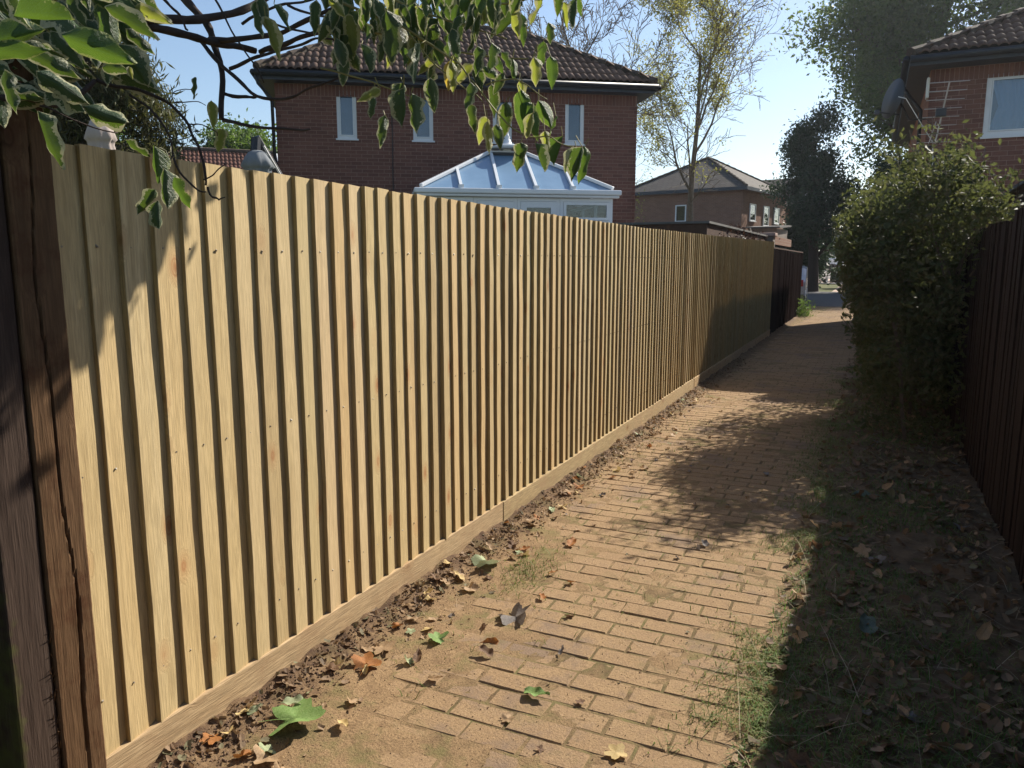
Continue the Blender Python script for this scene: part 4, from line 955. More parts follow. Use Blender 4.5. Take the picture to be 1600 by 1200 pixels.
Pspring = dict(max=4, seg=[7, 6, 5, 4, 3], taper=[0.35, 0.3, 0.3, 0.3, 0.4], wob=[0.07, 0.10, 0.13, 0.16, 0.2], up=[0.02, 0.06, 0.05, 0.05, 0.04], kids=[8, 7, 6, 4, 0], start=[0.30, 0.25, 0.2, 0.15, 0], ang=[0.62, 0.62, 0.65, 0.7, 0], len=[0.62, 0.5, 0.5, 0.5, 0], rad=[0.55, 0.5, 0.5, 0.55, 0])
rsun = random.Random(3)
e, tips = tree('ash_tree', (-6.75, 30.7, 0), 'tall thin tree with sparse yellow-green spring leaves between the two brick houses', Pspring, 9.3, 0.15, 14, M['bark_pale'], M['leaf_sun'], 0.10, 11, 0.15, (0.02, 0), minr=0.009, filt=lambda p: rsun.random() < (0.95 if (p[2] > 7.0 and p[0] < 1.2) else 0.5 if p[0] < -0.6 else 0.10))
Pstem = dict(Pspring, kids=[6, 5, 4, 0, 0], max=3, up=[0.06, 0.05, 0.05, 0.05, 0])
tree('ash_sapling', (-7.2, 29.9, 0), 'slender curved second stem left of the sparse spring tree', Pstem, 6.3, 0.075, 5, M['bark_pale'], M['leaf_sun'], 0.085, 5, 0.13, (-0.42, -0.1), minr=0.008)
Pbare = dict(Pspring, kids=[10, 8, 6, 5, 0], start=[0.3, 0.2, 0.15, 0.1, 0], up=[0.02, 0.03, 0.04, 0.05, 0.05])
tree('bare_tree', (-10.6, 26.6, 0), 'leafless grey tree rising behind the red brick house roof', Pbare, 8.8, 0.18, 9, M['bark_pale'], None, minr=0.010, lean=(0.05, 0))
Pbig = dict(max=3, seg=[7, 6, 5, 4], taper=[0.4, 0.3, 0.3, 0.3], wob=[0.05, 0.1, 0.15, 0.2], up=[0.02, 0.05, 0.04, 0.03], kids=[16, 8, 6, 0], start=[0.16, 0.25, 0.2, 0], ang=[0.95, 0.7, 0.7, 0], len=[0.46, 0.48, 0.5, 0], rad=[0.45, 0.5, 0.5, 0])
tree('tall_tree', (1.9, 50.0, 0), 'tall dark green leafy tree rising behind the right brick house', dict(Pbig, kids=[22, 9, 6, 0], start=[0.22, 0.2, 0.2, 0]), 18.5, 0.42, 4, M['bark'], M['leaf_big'], 0.26, 34, 0.52, (-0.02, 0))
Pdk = dict(Pbig, kids=[15, 7, 5, 0], len=[0.34, 0.48, 0.5, 0])
tree('dark_tree', (-2.95, 45.6, 0), 'dark almost black-green tree standing where the path meets the road', Pdk, 8.2, 0.30, 12, M['bark_dark'], M['leaf_dark'], 0.19, 20, 0.30, (0.03, 0), minr=0.012)
tree('dark_tree', (-4.1, 52, 0), 'low dark bushy tree left of the path-end trunk', dict(Pdk, start=[0.05, 0.2, 0.2, 0]), 3.7, 0.2, 16, M['bark_dark'], M['leaf_dark'], 0.2, 36, 0.36)
tree('dark_tree', (3.2, 60, 0), 'broad dark tree filling the gap between road and right house', Pdk, 7.5, 0.28, 2, M['bark_dark'], M['leaf_dark'], 0.22, 36, 0.38)
tree('dark_tree', (1.0, 44.5, 0), 'lower dark bushy tree close behind the right house', dict(Pdk, start=[0.08, 0.2, 0.2, 0]), 5.6, 0.2, 6, M['bark_dark'], M['leaf_dark'], 0.17, 26, 0.28)
Pcon = dict(max=2, seg=[8, 5, 3], taper=[0.2, 0.2, 0.3], wob=[0.02, 0.05, 0.1], up=[0.01, -0.03, -0.05], kids=[60, 12, 0], start=[0.1, 0.1, 0], ang=[1.35, 0.7, 0], len=[0.30, 0.35, 0], rad=[0.3, 0.5, 0])
tree('conifer_tree', (-12.9, 9.6, 0.3), 'olive green conifer behind the cream parasol at top left', Pcon, 5.6, 0.16, 3, M['bark_dark'], M['leaf_conifer'], 0.17, 30, 0.15)
tree('conifer_tree', (-13.6, 6.6, 0.3), 'larger olive conifer at the left edge behind the hanging leaves', Pcon, 7.0, 0.18, 8, M['bark_dark'], M['leaf_conifer'], 0.17, 30, 0.17)
Prnd = dict(Pbig, kids=[14, 7, 5, 0], start=[0.25, 0.2, 0.2, 0], len=[0.5, 0.5, 0.5, 0])
tree('green_tree', (-26.5, 27.0, 0), 'rounded bright green tree behind the tiled bungalow', Prnd, 6.0, 0.25, 3, M['bark'], M['leaf_green'], 0.2, 34, 0.36)
tree('green_tree', (-30.5, 21.5, 0), 'taller mid-green tree at far left behind the conifers', Prnd, 8.4, 0.3, 7, M['bark'], M['leaf_green'], 0.2, 30, 0.40)
tree('green_tree', (-20.5, 27.5, 0), 'small green tree top in the gap beside the red brick house', Prnd, 4.4, 0.2, 9, M['bark'], M['leaf_green'], 0.17, 30, 0.32)
seed(40)
hd = [(R.uniform(-40, 60), 150 + R.uniform(-8, 8), R.uniform(0, 7)) for _ in range(9000)]; wd_ = leaf_cloud('distant_wood', hd, 1.6, M['leaf_dark'], None, 5); tag(wd_, 'far line of trees closing the end of the street', 'trees')

# ------------------------------------------------------------------ shrub on the right
seed(50)
sh = empty('shrub', (0.35, 9.4, 0), 0, 'large leafy green shrub leaning over the path against the dark right fence', 'shrub')
rng = random.Random(77); tubes = []; tips = []
Psh = dict(max=3, seg=[5, 5, 4, 3], taper=[0.5, 0.4, 0.4, 0.4], wob=[0.1, 0.15, 0.18, 0.2], up=[0.04, 0.03, 0.0, -0.02], kids=[7, 6, 5, 0], start=[0.2, 0.2, 0.15, 0], ang=[0.6, 0.75, 0.8, 0], len=[0.5, 0.5, 0.5, 0], rad=[0.5, 0.5, 0.5, 0])
for k in range(9):
    x, y = rng.uniform(-0.15, 0.35), rng.uniform(-1.9, 2.2)
    grow(rng, tubes, tips, Vector((x, y, 0)), Vector((rng.uniform(-0.35, 0.15), rng.uniform(-0.3, 0.2), 1)).normalized(), rng.uniform(1.1, 1.75), 0.022, 0, Psh)
for k in range(16):   # arching shoots at the top
    grow(rng, tubes, tips, Vector((rng.uniform(-.2, .4), rng.uniform(-1.9, 1.4), 1.5)), Vector((rng.uniform(-0.8, 1.3), rng.uniform(-0.6, 0.3), 0.9)).normalized(), rng.uniform(0.6, 1.05), 0.010, 1, Psh)
bb = MB()
for pts, rads, lvl in tubes: bb.tube(pts, [max(x, 0.003) for x in rads], 4 if lvl < 2 else 3, False)
bb.build('branch', M['bark'], sh, kind='stuff')
rs = np.random.RandomState(6); T = np.array([t_[0] for t_ in tips]); pts = np.repeat(T, 22, 0) + rs.normal(size=(len(T) * 22, 3)) * 0.085
# dense body inside the outline
B = rs.uniform(size=(42000, 3)); bx = -0.80 + B[:, 0] * 1.3; by = -2.4 + B[:, 1] * 5.6; bz = B[:, 2] * 2.6
q = (np.abs(bx + 0.05) / (0.62 + 0.25 * N2(by * 2, bz * 2))) ** 3 + (np.abs(by + 0.1) / (2.05 + 0.6 * N2(bz * 1.5, by + 3))) ** 4 + (np.clip(bz - 1.1, 0, 9) / (1.18 + 0.35 * N2(by * 2.2, bx * 2.2 + 5))) ** 3
keep = (q < 1.0) & (N2(bx * 5 + by * 5, bz * 5 + 20) + 0.22 * (1 - q) > 0.50); body = np.stack([bx, by, bz], 1)[keep]
allp = np.concatenate([pts, body]); allp = allp[(allp[:, 2] > 0.05) & (allp[:, 0] < 1.6)]
wx_, wz_ = allp[:, 0] + 0.35, allp[:, 2]
allp = allp[(wx_ > -0.02 - 0.34 * np.clip((wz_ - 0.5) / 1.3, 0, 1) + 0.22 * (N2(allp[:, 1] * 3, wz_ * 3) - .5)) & (wx_ < 0.98 + 0.35 * (N2(allp[:, 1] * 5, wz_ * 6 + 3) - .5)) & (wz_ < 2.30 + 0.75 * N2(allp[:, 1] * 4 + 9, wx_ * 5))]
allp = allp[~((allp[:, 0] > 0.42) & (allp[:, 2] < 1.95))]
leaf_cloud('crown', allp, 0.058, M['leaf_bush'], sh, 4)

vn = empty('creeper', (-2.5, 17.5, 1.9), 0, 'dark reddish creeper spilling over the garage roof edge behind the fence end', 'creeper')
seed(52); leaf_cloud('leaf_mass', [(R.gauss(0, 0.12), R.gauss(-1.2, 1.4), R.gauss(0.12, 0.11)) for _ in range(2600)], 0.075, M['vine_red'], vn, 3)
bb = MB(); 
for k in range(26): 
    p = Vector((R.uniform(-0.2, 0.2), R.uniform(-3.4, 0.8), 0.0)); bb.tube([p, p + Vector((R.gauss(0, .1), R.gauss(0, .2), 0.2)), p + Vector((R.gauss(0, .2), R.gauss(0, .3), 0.34))], [0.006, 0.005, 0.003], 4)
bb.build('stem', M['bark_dark'], vn, kind='stuff')
wp = empty('verge_weed', (-1.86, 24.6, 0), 0, 'bright green weed at the foot of the old dark fence', 'weed')
leaf_cloud('leaf', [(R.gauss(0, 0.13), R.gauss(0, 0.25), abs(R.gauss(0.18, 0.16))) for _ in range(700)], 0.07, M['leaf_green'], wp, 9)
MB().tube([(0, 0, 0), (0.02, 0, 0.4)], 0.006, 5).build('stem', M['stalk'], wp)

# ------------------------------------------------------------------ vehicles at the end
def paint(name, col): 
    t = NT(name, 0.25, 0.5); t.color(t.ramp(t.noise(t.coords(), 3, 3), [(0.3, tuple(x * .9 for x in col)), (0.7, col)])); t.b.inputs['Coat Weight'].default_value = 0.6; return t.m
def car(name, loc, rz_, col, label, van=False, cat='car'):
    e = empty(name, loc, rz_, label, cat); L, W = (4.9, 1.9) if van else (4.2, 1.75)
    H1, H2 = (1.15, 2.1) if van else (0.92, 1.46); pm = paint(name + '_paint', col)
    if van: side = [(-L / 2, 0.35), (-L / 2, 1.9), (-L / 2 + 0.15, 2.08), (0.9, 2.1), (1.55, 1.25), (L / 2 - 0.1, 1.0), (L / 2, 0.75), (L / 2, 0.35)]; cab = [(0.2, 1.2), (0.2, 1.85), (0.85, 1.9), (1.38, 1.25)]
    else: side = [(-L / 2, 0.35), (-L / 2 - 0.02, 0.85), (-L / 2 + 0.25, 0.98), (-1.25, 1.38), (-0.6, 1.47), (0.3, 1.45), (1.05, 0.98), (L / 2 - 0.15, 0.80), (L / 2, 0.6), (L / 2, 0.35)]; cab = [(-1.45, 1.0), (-1.1, 1.34), (0.2, 1.36), (0.8, 1.0)]
    n = len(side); vs = []
    for (yy, ins) in ((-W / 2 + 0.0, 0.0), (-W / 2 + 0.12, 1.0), (W / 2 - 0.12, 1.0), (W / 2, 0.0)):
        for (x, z) in side: vs.append((x, yy, z if (ins or z < 1.0) else 1.0 + (z - 1.0) * 0.86))
    fs = [(k * n + i, k * n + (i + 1) % n, (k + 1) * n + (i + 1) % n, (k + 1) * n + i) for k in range(3) for i in range(n)] + [tuple(range(n)), tuple(3 * n + i for i in range(n))[::-1]]
    MB().add(vs, fs).build('body', pm, e, bevel=0.03)
    for s in (-1, 1):
        vs = [(x, s * (W / 2 + 0.004), z) for x, z in cab] + [(x, s * (W / 2 - 0.03), z) for x, z in cab]; m = len(cab)
        MB().add(vs, [tuple(range(m)), tuple(range(m, 2 * m))[::-1]] + [(i, (i + 1) % m, m + (i + 1) % m, m + i) for i in range(m)]).build('window', M['black_pl'], e)
    zr = side[3 if not van else 1]
    if van: MB().box((-L / 2 - 0.012, -0.7, 1.25), (-L / 2 + 0.02, 0.7, 1.8)).build('rear_window', M['black_pl'], e)
    else: MB().beam((-L / 2 + 0.18, 0, 1.0), (-1.33, 0, 1.37), 1.3, 0.05).build('rear_window', M['black_pl'], e)
    wme = None
    for x in (-L / 2 + 0.8, L / 2 - 0.85):
        for s in (-1, 1):
            wh = MB().lathe([(0.20, -0.10), (0.31, -0.10), (0.33, -0.06), (0.33, 0.06), (0.31, 0.10), (0.20, 0.10)], 18).build('wheel', M['black_pl'], e, loc=(x, s * (W / 2 - 0.1), 0.33), rot=(pi / 2, 0, 0))
            MB().lathe([(0.02, -0.06), (0.20, -0.11), (0.205, 0.11), (0.02, 0.06)], 12).build('rim', M['steel'], wh)
    lt = NT('red_lens', 0.2, 0.6).color((0.35, 0.02, 0.02)).m; ll = NT('clear_lens', 0.15, 0.7).color((0.7, 0.7, 0.68)).m
    for s in (-1, 1):
        MB().box((-L / 2 - 0.03, s * (W / 2 - 0.2) - 0.12, 0.70), (-L / 2 + 0.05, s * (W / 2 - 0.2) + 0.12, 0.95 if not van else 1.15)).build('tail_light', lt, e)
        MB().box((L / 2 - 0.08, s * (W / 2 - 0.28) - 0.17, 0.58), (L / 2 + 0.015, s * (W / 2 - 0.28) + 0.17, 0.74)).build('headlight', ll, e)
    MB().box((-L / 2 - 0.035, -0.26, 0.52), (-L / 2 - 0.02, 0.26, 0.63)).build('number_plate', M['cream'], e)
    return e
car('silver_car', (-3.28, 33.2, 0), rad(93), (0.45, 0.46, 0.48), 'silver car parked just beyond the end of the dark fence')
car('white_car', (-4.35, 62.5, 0), rad(75), (0.62, 0.62, 0.62), 'white car with red tail light behind the dark tree trunk')
car('dark_car', (-3.2, 70.5, 0), rad(150), (0.03, 0.03, 0.035), 'dark car parked across the end of the path')
car('white_van', (-5.4, 118, 0), rad(170), (0.75, 0.76, 0.78), 'white van parked farthest down the street', True, 'van')
bo = MB().tube([(0, 0, 0), (0, 0, 1.0)], 0.06, 10).lathe([(0.062, 1.0), (0.07, 1.03), (0.03, 1.08)], 10).build('bollard', M['black_pl'], loc=(-1.35, 68.0, 0)); tag(bo, 'black post standing on the pavement near the far cars', 'post')
tb = empty('hedge_planter', (-2.3, 62.8, 0), 0, 'clipped dark green shrub beside the parked cars', 'shrub')
seed(60); leaf_cloud('crown', [(R.uniform(-0.6, 0.6), R.uniform(-0.6, 0.6), R.uniform(0.1, 1.2)) for _ in range(2500)], 0.12, M['leaf_dark'], tb, 3)
MB().tube([(0, 0, 0), (0, 0, 0.8)], 0.05, 6).build('trunk', M['bark_dark'], tb)

# ------------------------------------------------------------------ leaves
def leaf_mesh(name, lobes=0.0, W=0.55, fold=0.25, curl=0.15, sd=0, nv=11, nu=6, wave=0.03):
    rr = np.random.RandomState(sd); ph = rr.uniform(0, 6, 4); vs = []; ed = []
    for i in range(nv + 1):
        v = i / nv; w_ = W / 2 * (sin(pi * min(1, v ** 0.72)) ** 0.85) * (1 - 0.25 * v) if 0 < v < 1 else 0.004
        if lobes: w_ *= 1 + lobes * (sin(v * pi * 3.2 + 0.6) * 0.9) * (1 if v < 0.8 else 0.3)
        for k in range(nu + 1):
            u = -1 + 2 * k / nu; asym = 1 + 0.12 * sin(ph[0]) * u
            x = u * w_ * asym; z = -fold * abs(u) ** 1.3 * w_ - curl * v * v + wave * abs(u) ** 2 * sin(v * 13 + ph[1] + (2 if u > 0 else 0)); yv = v + 0.02 * sin(v * 9 + ph[2]) * abs(u)
            vs.append((x + 0.03 * sin(v * 3 + ph[3]), -yv if False else yv, z)); ed.append(max(abs(u), (2 * abs(v - 0.48)) ** 5))
    m = nu + 1; uv = [((i / nv), abs(-1 + 2 * k / nu)) for i in range(nv + 1) for k in range(nu + 1)]; fs = [(i * m + k, i * m + k + 1, (i + 1) * m + k + 1, (i + 1) * m + k) for i in range(nv) for k in range(nu)]
    me = bpy.data.meshes.new(name); me.from_pydata(vs, [], fs); me.polygons.foreach_set('use_smooth', [True] * len(fs))
    a = me.attributes.new('edge', 'FLOAT', 'POINT'); a.data.foreach_set('value', ed)
    b = me.attributes.new('rib', 'FLOAT', 'POINT'); b.data.foreach_set('value', [q[0] * 7.0 - q[1] * 2.2 for q in uv]); me.update(); return me
def palm_mesh(name, lobes=5, sd=0, cup=0.25, na=40, nr=4, depth=0.5, notch=True):
    rr = np.random.RandomState(sd); vs = [(0, 0, 0)]; ed = [0.0]; ph = rr.uniform(0, 6, 6)
    for j in range(1, nr + 1):
        for k in range(na):
            a = 2 * pi * k / na; f = a / (2 * pi); l = abs(cos(a * lobes / 2 + 0.0)) ** 1.3; rad_ = (0.5 * (1 - depth) + 0.5 * depth * l) * (1 + 0.06 * sin(a * 17 + ph[0]))
            if notch: rad_ *= 0.55 + 0.45 * min(1, abs(a - pi) / 0.5)
            rj = rad_ * j / nr; z = cup * rj * (sin(a * 2 + ph[1]) * 0.6 + sin(a * 3 + ph[2]) * 0.5) + cup * rj * rj * 1.4 * (0.6 + 0.4 * sin(a + ph[3]))
            vs.append((rj * cos(a), rj * sin(a), z)); ed.append(j / nr)
    fs = [(0, 1 + k, 1 + (k + 1) % na) for k in range(na)]
    for j in range(nr - 1):
        for k in range(na): a = 1 + j * na + k; b = 1 + j * na + (k + 1) % na; fs.append((a, a + na, b + na, b))
    if notch:
        n0 = len(vs); vs += [(-0.1, -0.008, 0.0), (-0.1, 0.008, 0.0), (-0.62, 0.03, 0.04), (-0.62, 0.02, 0.04), (-0.35, -0.002, 0.035), (-0.35, 0.012, 0.035)]; ed += [0.5] * 6; fs += [(n0, n0 + 4, n0 + 5, n0 + 1), (n0 + 4, n0 + 3, n0 + 2, n0 + 5)]
    me = bpy.data.meshes.new(name); me.from_pydata(vs, [], fs); me.polygons.foreach_set('use_smooth', [True] * len(fs))
    a = me.attributes.new('edge', 'FLOAT', 'POINT'); a.data.foreach_set('value', ed); me.update(); return me

IV = []
for k in range(8):
    IV.append(leaf_mesh('leaf', 0.04 if k < 4 else 0.28, 0.44 + 0.08 * (k % 3), 0.5 + 0.45 * (k % 3), 0.08 + 0.12 * (k % 4), k, wave=0.05))
def variant(me, mat):
    m = me.copy(); m.materials.clear(); m.materials.append(mat); return m
IVM = {key: [variant(m, M[mk]) for m in IV] for key, mk in (('v', 'ivy'), ('p', 'ivy_pale'), ('g', 'ivy_green'), ('y', 'ivy_yellow'))}
VIEW_R = Vector((cos(YAW), sin(YAW), 0)); VIEW_F = Vector((-sin(YAW), cos(YAW), 0)); UP = Vector((0, 0, 1))

iv = empty('overhanging_ivy', (-1.9, 1.3, 2.0), 0, 'variegated ivy with dark bare branches hanging over the near end of the fence', 'climbing plant')
IVO = iv.location.copy()
def place_leaf(p, direction, size, kind='v', vi=None, roll=None, facing=None):
    """leaf base at p, blade pointing along direction"""
    d = Vector(direction).normalized(); f = Vector(facing) if facing else Vector((-p.x, -p.y, H_CAM - p.z)).normalized()
    f = (f + Vector((R.gauss(0, .55), R.gauss(0, .55), R.gauss(0, .55)))).normalized()
    z = (f - d * f.dot(d)); z = z.normalized() if z.length > .05 else d.orthogonal().normalized()
    x = d.cross(z); Mx = Matrix(((x.x, d.x, z.x, p.x - IVO.x), (x.y, d.y, z.y, p.y - IVO.y), (x.z, d.z, z.z, p.z - IVO.z), (0, 0, 0, 1)))
    me = IVM[kind][vi if vi is not None else R.randrange(8)]
    o = link('leaf', me, iv); o.matrix_local = Mx @ Matrix.Scale(size, 4); return o
def px_leaf(u, v, lpx, ang, depth, kind='v', vi=None):
    """(u,v) centre of blade, ang 0 = hanging straight down, + swings tip to the right"""
    s = lpx / FPX * depth; c = at(u, v, depth); a = rad(ang)
    d = (VIEW_R * sin(a) - UP * cos(a) + VIEW_F * R.uniform(-0.3, 0.3)).normalized(); place_leaf(c - d * s * 0.5, d, s, kind, vi)
    return c - d * s * 0.5
stems = MB(); twigs = MB()
def px_branch(pts, d0, d1, w0, w1, mb=None, n=6, wob=0.004):
    mb = mb or stems; P3 = []; Rd = []; m = len(pts)
    fine = []
    for i in range(m - 1):
        for k in range(4): fine.append((i + k / 4))
    fine.append(m - 1)
    for f in fine:
        i = min(int(f), m - 2); g = f - i; u = pts[i][0] * (1 - g) + pts[i + 1][0] * g; v = pts[i][1] * (1 - g) + pts[i + 1][1] * g
        q = f / (m - 1); dep = d0 + (d1 - d0) * q; p = at(u, v, dep) + Vector((R.gauss(0, wob), R.gauss(0, wob), R.gauss(0, wob))) - IVO
        P3.append(p); Rd.append((w0 + (w1 - w0) * q) / 2 / FPX * dep * R.uniform(0.88, 1.15))
    for _ in range(2): P3 = [P3[0]] + [(P3[i - 1] + P3[i] * 2 + P3[i + 1]) / 4 for i in range(1, len(P3) - 1)] + [P3[-1]]
    mb.tube(P3, Rd, n); return [p + IVO for p in P3]
seed(70); BR = []
D1 = 2.45
for pts, a, b_, w0, w1 in [
    ([(120, 20), (201, 29), (246, 33), (311, 31), (380, 17), (430, -12)], 2.1, 2.6, 15, 11),
    ([(150, 10), (211, 39), (280, 50), (337, 66), (364, 71), (403, 81)], 2.2, 2.5, 13, 10),
    ([(403, 81), (440, 70), (469, 60), (521, 39), (560, 20), (600, 8)], 2.5, 2.3, 9, 5),
    ([(278, -14), (316, 26), (330, 52), (343, 87), (348, 126), (346, 186)], 2.5, 2.4, 13, 8),
    ([(346, 186), (380, 197), (429, 202), (469, 203), (484, 202)], 2.4, 2.2, 6, 3),
    ([(311, 63), (343, 97), (374, 126), (400, 152), (442, 155), (453, 155), (477, 139), (508, 131), (547, 113)], 2.45, 2.2, 7, 2.5),
    ([(348, 146), (380, 151), (400, 151)], 2.42, 2.4, 6, 4), ([(330, 64), (380, 60), (437, 52), (480, 32), (519, 14), (560, -8)], 2.4, 2.2, 9, 6),
    ([(361, 108), (406, 89), (432, 79), (471, 68), (500, 60), (545, 66)], 2.4, 2.2, 6, 3), ([(335, -8), (364, 50), (380, 79), (408, 121), (412, 130)], 2.3, 2.3, 3.5, 2),
    ([(285, 50), (300, 60), (320, 64)], 2.4, 2.4, 4, 3), ([(250, -10), (268, 8), (285, 30), (290, 50)], 2.3, 2.3, 5, 3), ([(380, 30), (420, 12), (470, 2), (520, -12)], 2.35, 2.2, 5, 3),
    ([(430, 40), (470, 50), (520, 52), (560, 46)], 2.3, 2.15, 3.5, 2), ([(450, 10), (490, 22), (530, 30), (580, 30)], 2.3, 2.1, 4, 2.5),
    ([(150, 128), (180, 134), (232, 144), (267, 163), (293, 194), (311, 228), (317, 262), (322, 290)], 1.9, 1.9, 6, 3.5),
    ([(322, 290), (330, 306), (342, 312), (352, 309)], 1.9, 1.88, 3.5, 2), ([(318, 280), (332, 275), (345, 262), (352, 256)], 1.9, 1.9, 2.5, 1.5),
    ([(201, 147), (240, 171), (267, 210), (272, 241)], 1.9, 1.85, 4, 2.5), ([(293, 194), (316, 193), (337, 205), (344, 214)], 1.9, 1.9, 2.2, 1.4),
    ([(268, 163), (270, 145), (286, 138), (302, 140)], 1.9, 1.9, 1.6, 1.2), ([(272, 161), (300, 158), (325, 159)], 1.9, 1.9, 1.8, 1.2),
    ([(272, 241), (262, 256), (250, 265)], 1.85, 1.8, 2.2, 1.5), ([(270, 250), (285, 275), (305, 295), (320, 300)], 1.82, 1.82, 3.5, 2.5),
    ([(0, 150), (40, 155), (100, 165), (150, 128)], 1.5, 1.9, 12, 7), ([(60, 160), (120, 190), (175, 208), (185, 212)], 1.4, 1.5, 3, 2)]:
    BR.append(px_branch(pts, a, b_, w0, w1, n=7))
CB = []
for pts, a, b_, w0, w1 in [
    ([(500, -10), (560, 15), (610, 30), (655, 57), (695, 85), (720, 100), (735, 125)], 2.1, 2.0, 5, 2.5), ([(540, 40), (600, 55), (640, 55), (690, 75), (740, 85), (785, 90), (825, 92)], 2.2, 2.0, 4.5, 2),
    ([(600, -8), (660, 20), (700, 30), (745, 45), (790, 60)], 2.15, 2.0, 4, 2), ([(700, -10), (760, 5), (800, 5), (850, -5)], 2.0, 1.95, 4, 3), ([(757, 132), (797, 122), (810, 125), (835, 142), (855, 155)], 2.0, 1.98, 2.4, 1.6),
    ([(735, 122), (777, 175), (800, 202), (830, 215), (860, 212), (875, 225), (895, 230)], 2.0, 1.95, 3, 1.6), ([(500, 105), (560, 122), (600, 135), (640, 148), (668, 155)], 2.1, 2.0, 3, 1.6), ([(640, 55), (660, 80), (690, 110), (730, 140), (757, 160)], 2.05, 2.0, 3, 1.8),
    ([(830, 92), (845, 75), (850, 72)], 2.0, 2.0, 1.6, 1.2), ([(845, -10), (870, -4), (900, -14)], 1.95, 1.95, 2.5, 2)]:
    CB.append(px_branch(pts, a, b_, w0, w1, mb=twigs, n=5, wob=0.002))
stems.build('branch', M['bark_dark'], iv, smooth=True); twigs.build('twig', M['stalk'], iv, smooth=True)
# hanging cluster: individually placed leaves
petioles = MB()
for (u, v, l, a, k) in [(607, 60, 78, 4, 'v'), (655, 100, 66, -4, 'v'), (655, 33, 42, 0, 'v'), (682, 33, 38, 5, 'v'), (706, 72, 40, -3, 'g'), (745, 28, 46, 8, 'v'), (745, 62, 40, -5, 'v'), (795, 25, 56, -2, 'p'), (817, 45, 44, 6, 'g'),
    (880, 22, 38, -5, 'p'), (900, 8, 34, 6, 'g'), (700, 118, 42, -8, 'y'), (722, 80, 44, 10, 'g'), (676, 148, 52, 3, 'v'), (730, 150, 42, -12, 'v'), (708, 122, 48, 4, 'p'), (744, 96, 44, -4, 'v'), (746, 122, 52, 8, 'v'), (769, 158, 50, 2, 'v'),
    (803, 108, 36, 6, 'g'), (809, 148, 42, -6, 'p'), (846, 86, 40, -8, 'g'), (835, 112, 44, 6, 'p'), (861, 114, 50, 2, 'g'), (814, 176, 66, -4, 'g'), (826, 184, 62, 12, 'g'), (851, 178, 46, 24, 'g'), (811, 248, 50, -6, 'v'), (840, 246, 46, 10, 'v'),
    (876, 236, 46, -6, 'g'), (855, 222, 36, 14, 'p'), (904, 258, 56, -10, 'v'), (915, 258, 60, 4, 'g'), (893, 252, 44, -18, 'v'), (600, 203, 48, -2, 'v'), (634, 168, 58, 4, 'v'), (646, 176, 62, 8, 'v'), (624, 152, 46, -16, 'v'), (577, 150, 40, -60, 'p'),
    (586, 165, 34, 6, 'v'), (548, 58, 66, 2, 'p'), (528, 20, 52, -8, 'v'), (420, 60, 64, 4, 'p'), (396, 32, 62, -8, 'v'), (412, 20, 50, 10, 'v'), (436, 28, 46, 20, 'v'), (567, 90, 44, 6, 'v'), (740, 186, 44, 10, 'v'), (789, 190, 60, -4, 'v'),
    (752, 205, 46, -18, 'p'), (765, 214, 52, 6, 'p'), (778, 215, 40, 4, 'v'), (830, 196, 40, -12, 'p'), (862, 196, 34, -24, 'g'), (629, 90, 30, 0, 'g'), (622, 66, 52, 12, 'v'), (575, 20, 44, 0, 'v'), (680, 80, 40, 4, 'g'), (765, 90, 46, -6, 'v'), (790, 96, 30, 30, 'v'), (780, 130, 36, -30, 'v')]:
    b0 = px_leaf(u, v, l, a, R.uniform(1.9, 2.1) if u > 500 else 1.95, k)
    petioles.tube([b0 - IVO, b0 - IVO + Vector((R.gauss(0, .008), R.gauss(0, .008), R.uniform(0.01, 0.035)))], [0.0011, 0.0014], 4)
# filler leaves hanging from the twigs, thick along the top edge
for br in CB[:4] + [CB[7]]:
    for p in br:
        for _ in range(2):
            if R.random() < 0.72 and p.z > 2.25:
                s = R.uniform(0.05, 0.095); q = p + Vector((R.gauss(0, .05), R.gauss(0, .06), R.gauss(0.01, .03)))
                place_leaf(q, Vector((R.gauss(0, .25), R.gauss(0, .25), -1)), s, R.choice('vvvvvpg'))
for _ in range(75):
    px_leaf(R.uniform(500, 800), R.uniform(-15, 55) if R.random() < .75 else R.uniform(50, 125), R.uniform(30, 54), R.gauss(0, 20), R.uniform(1.95, 2.3), R.choice('vvvppg'))
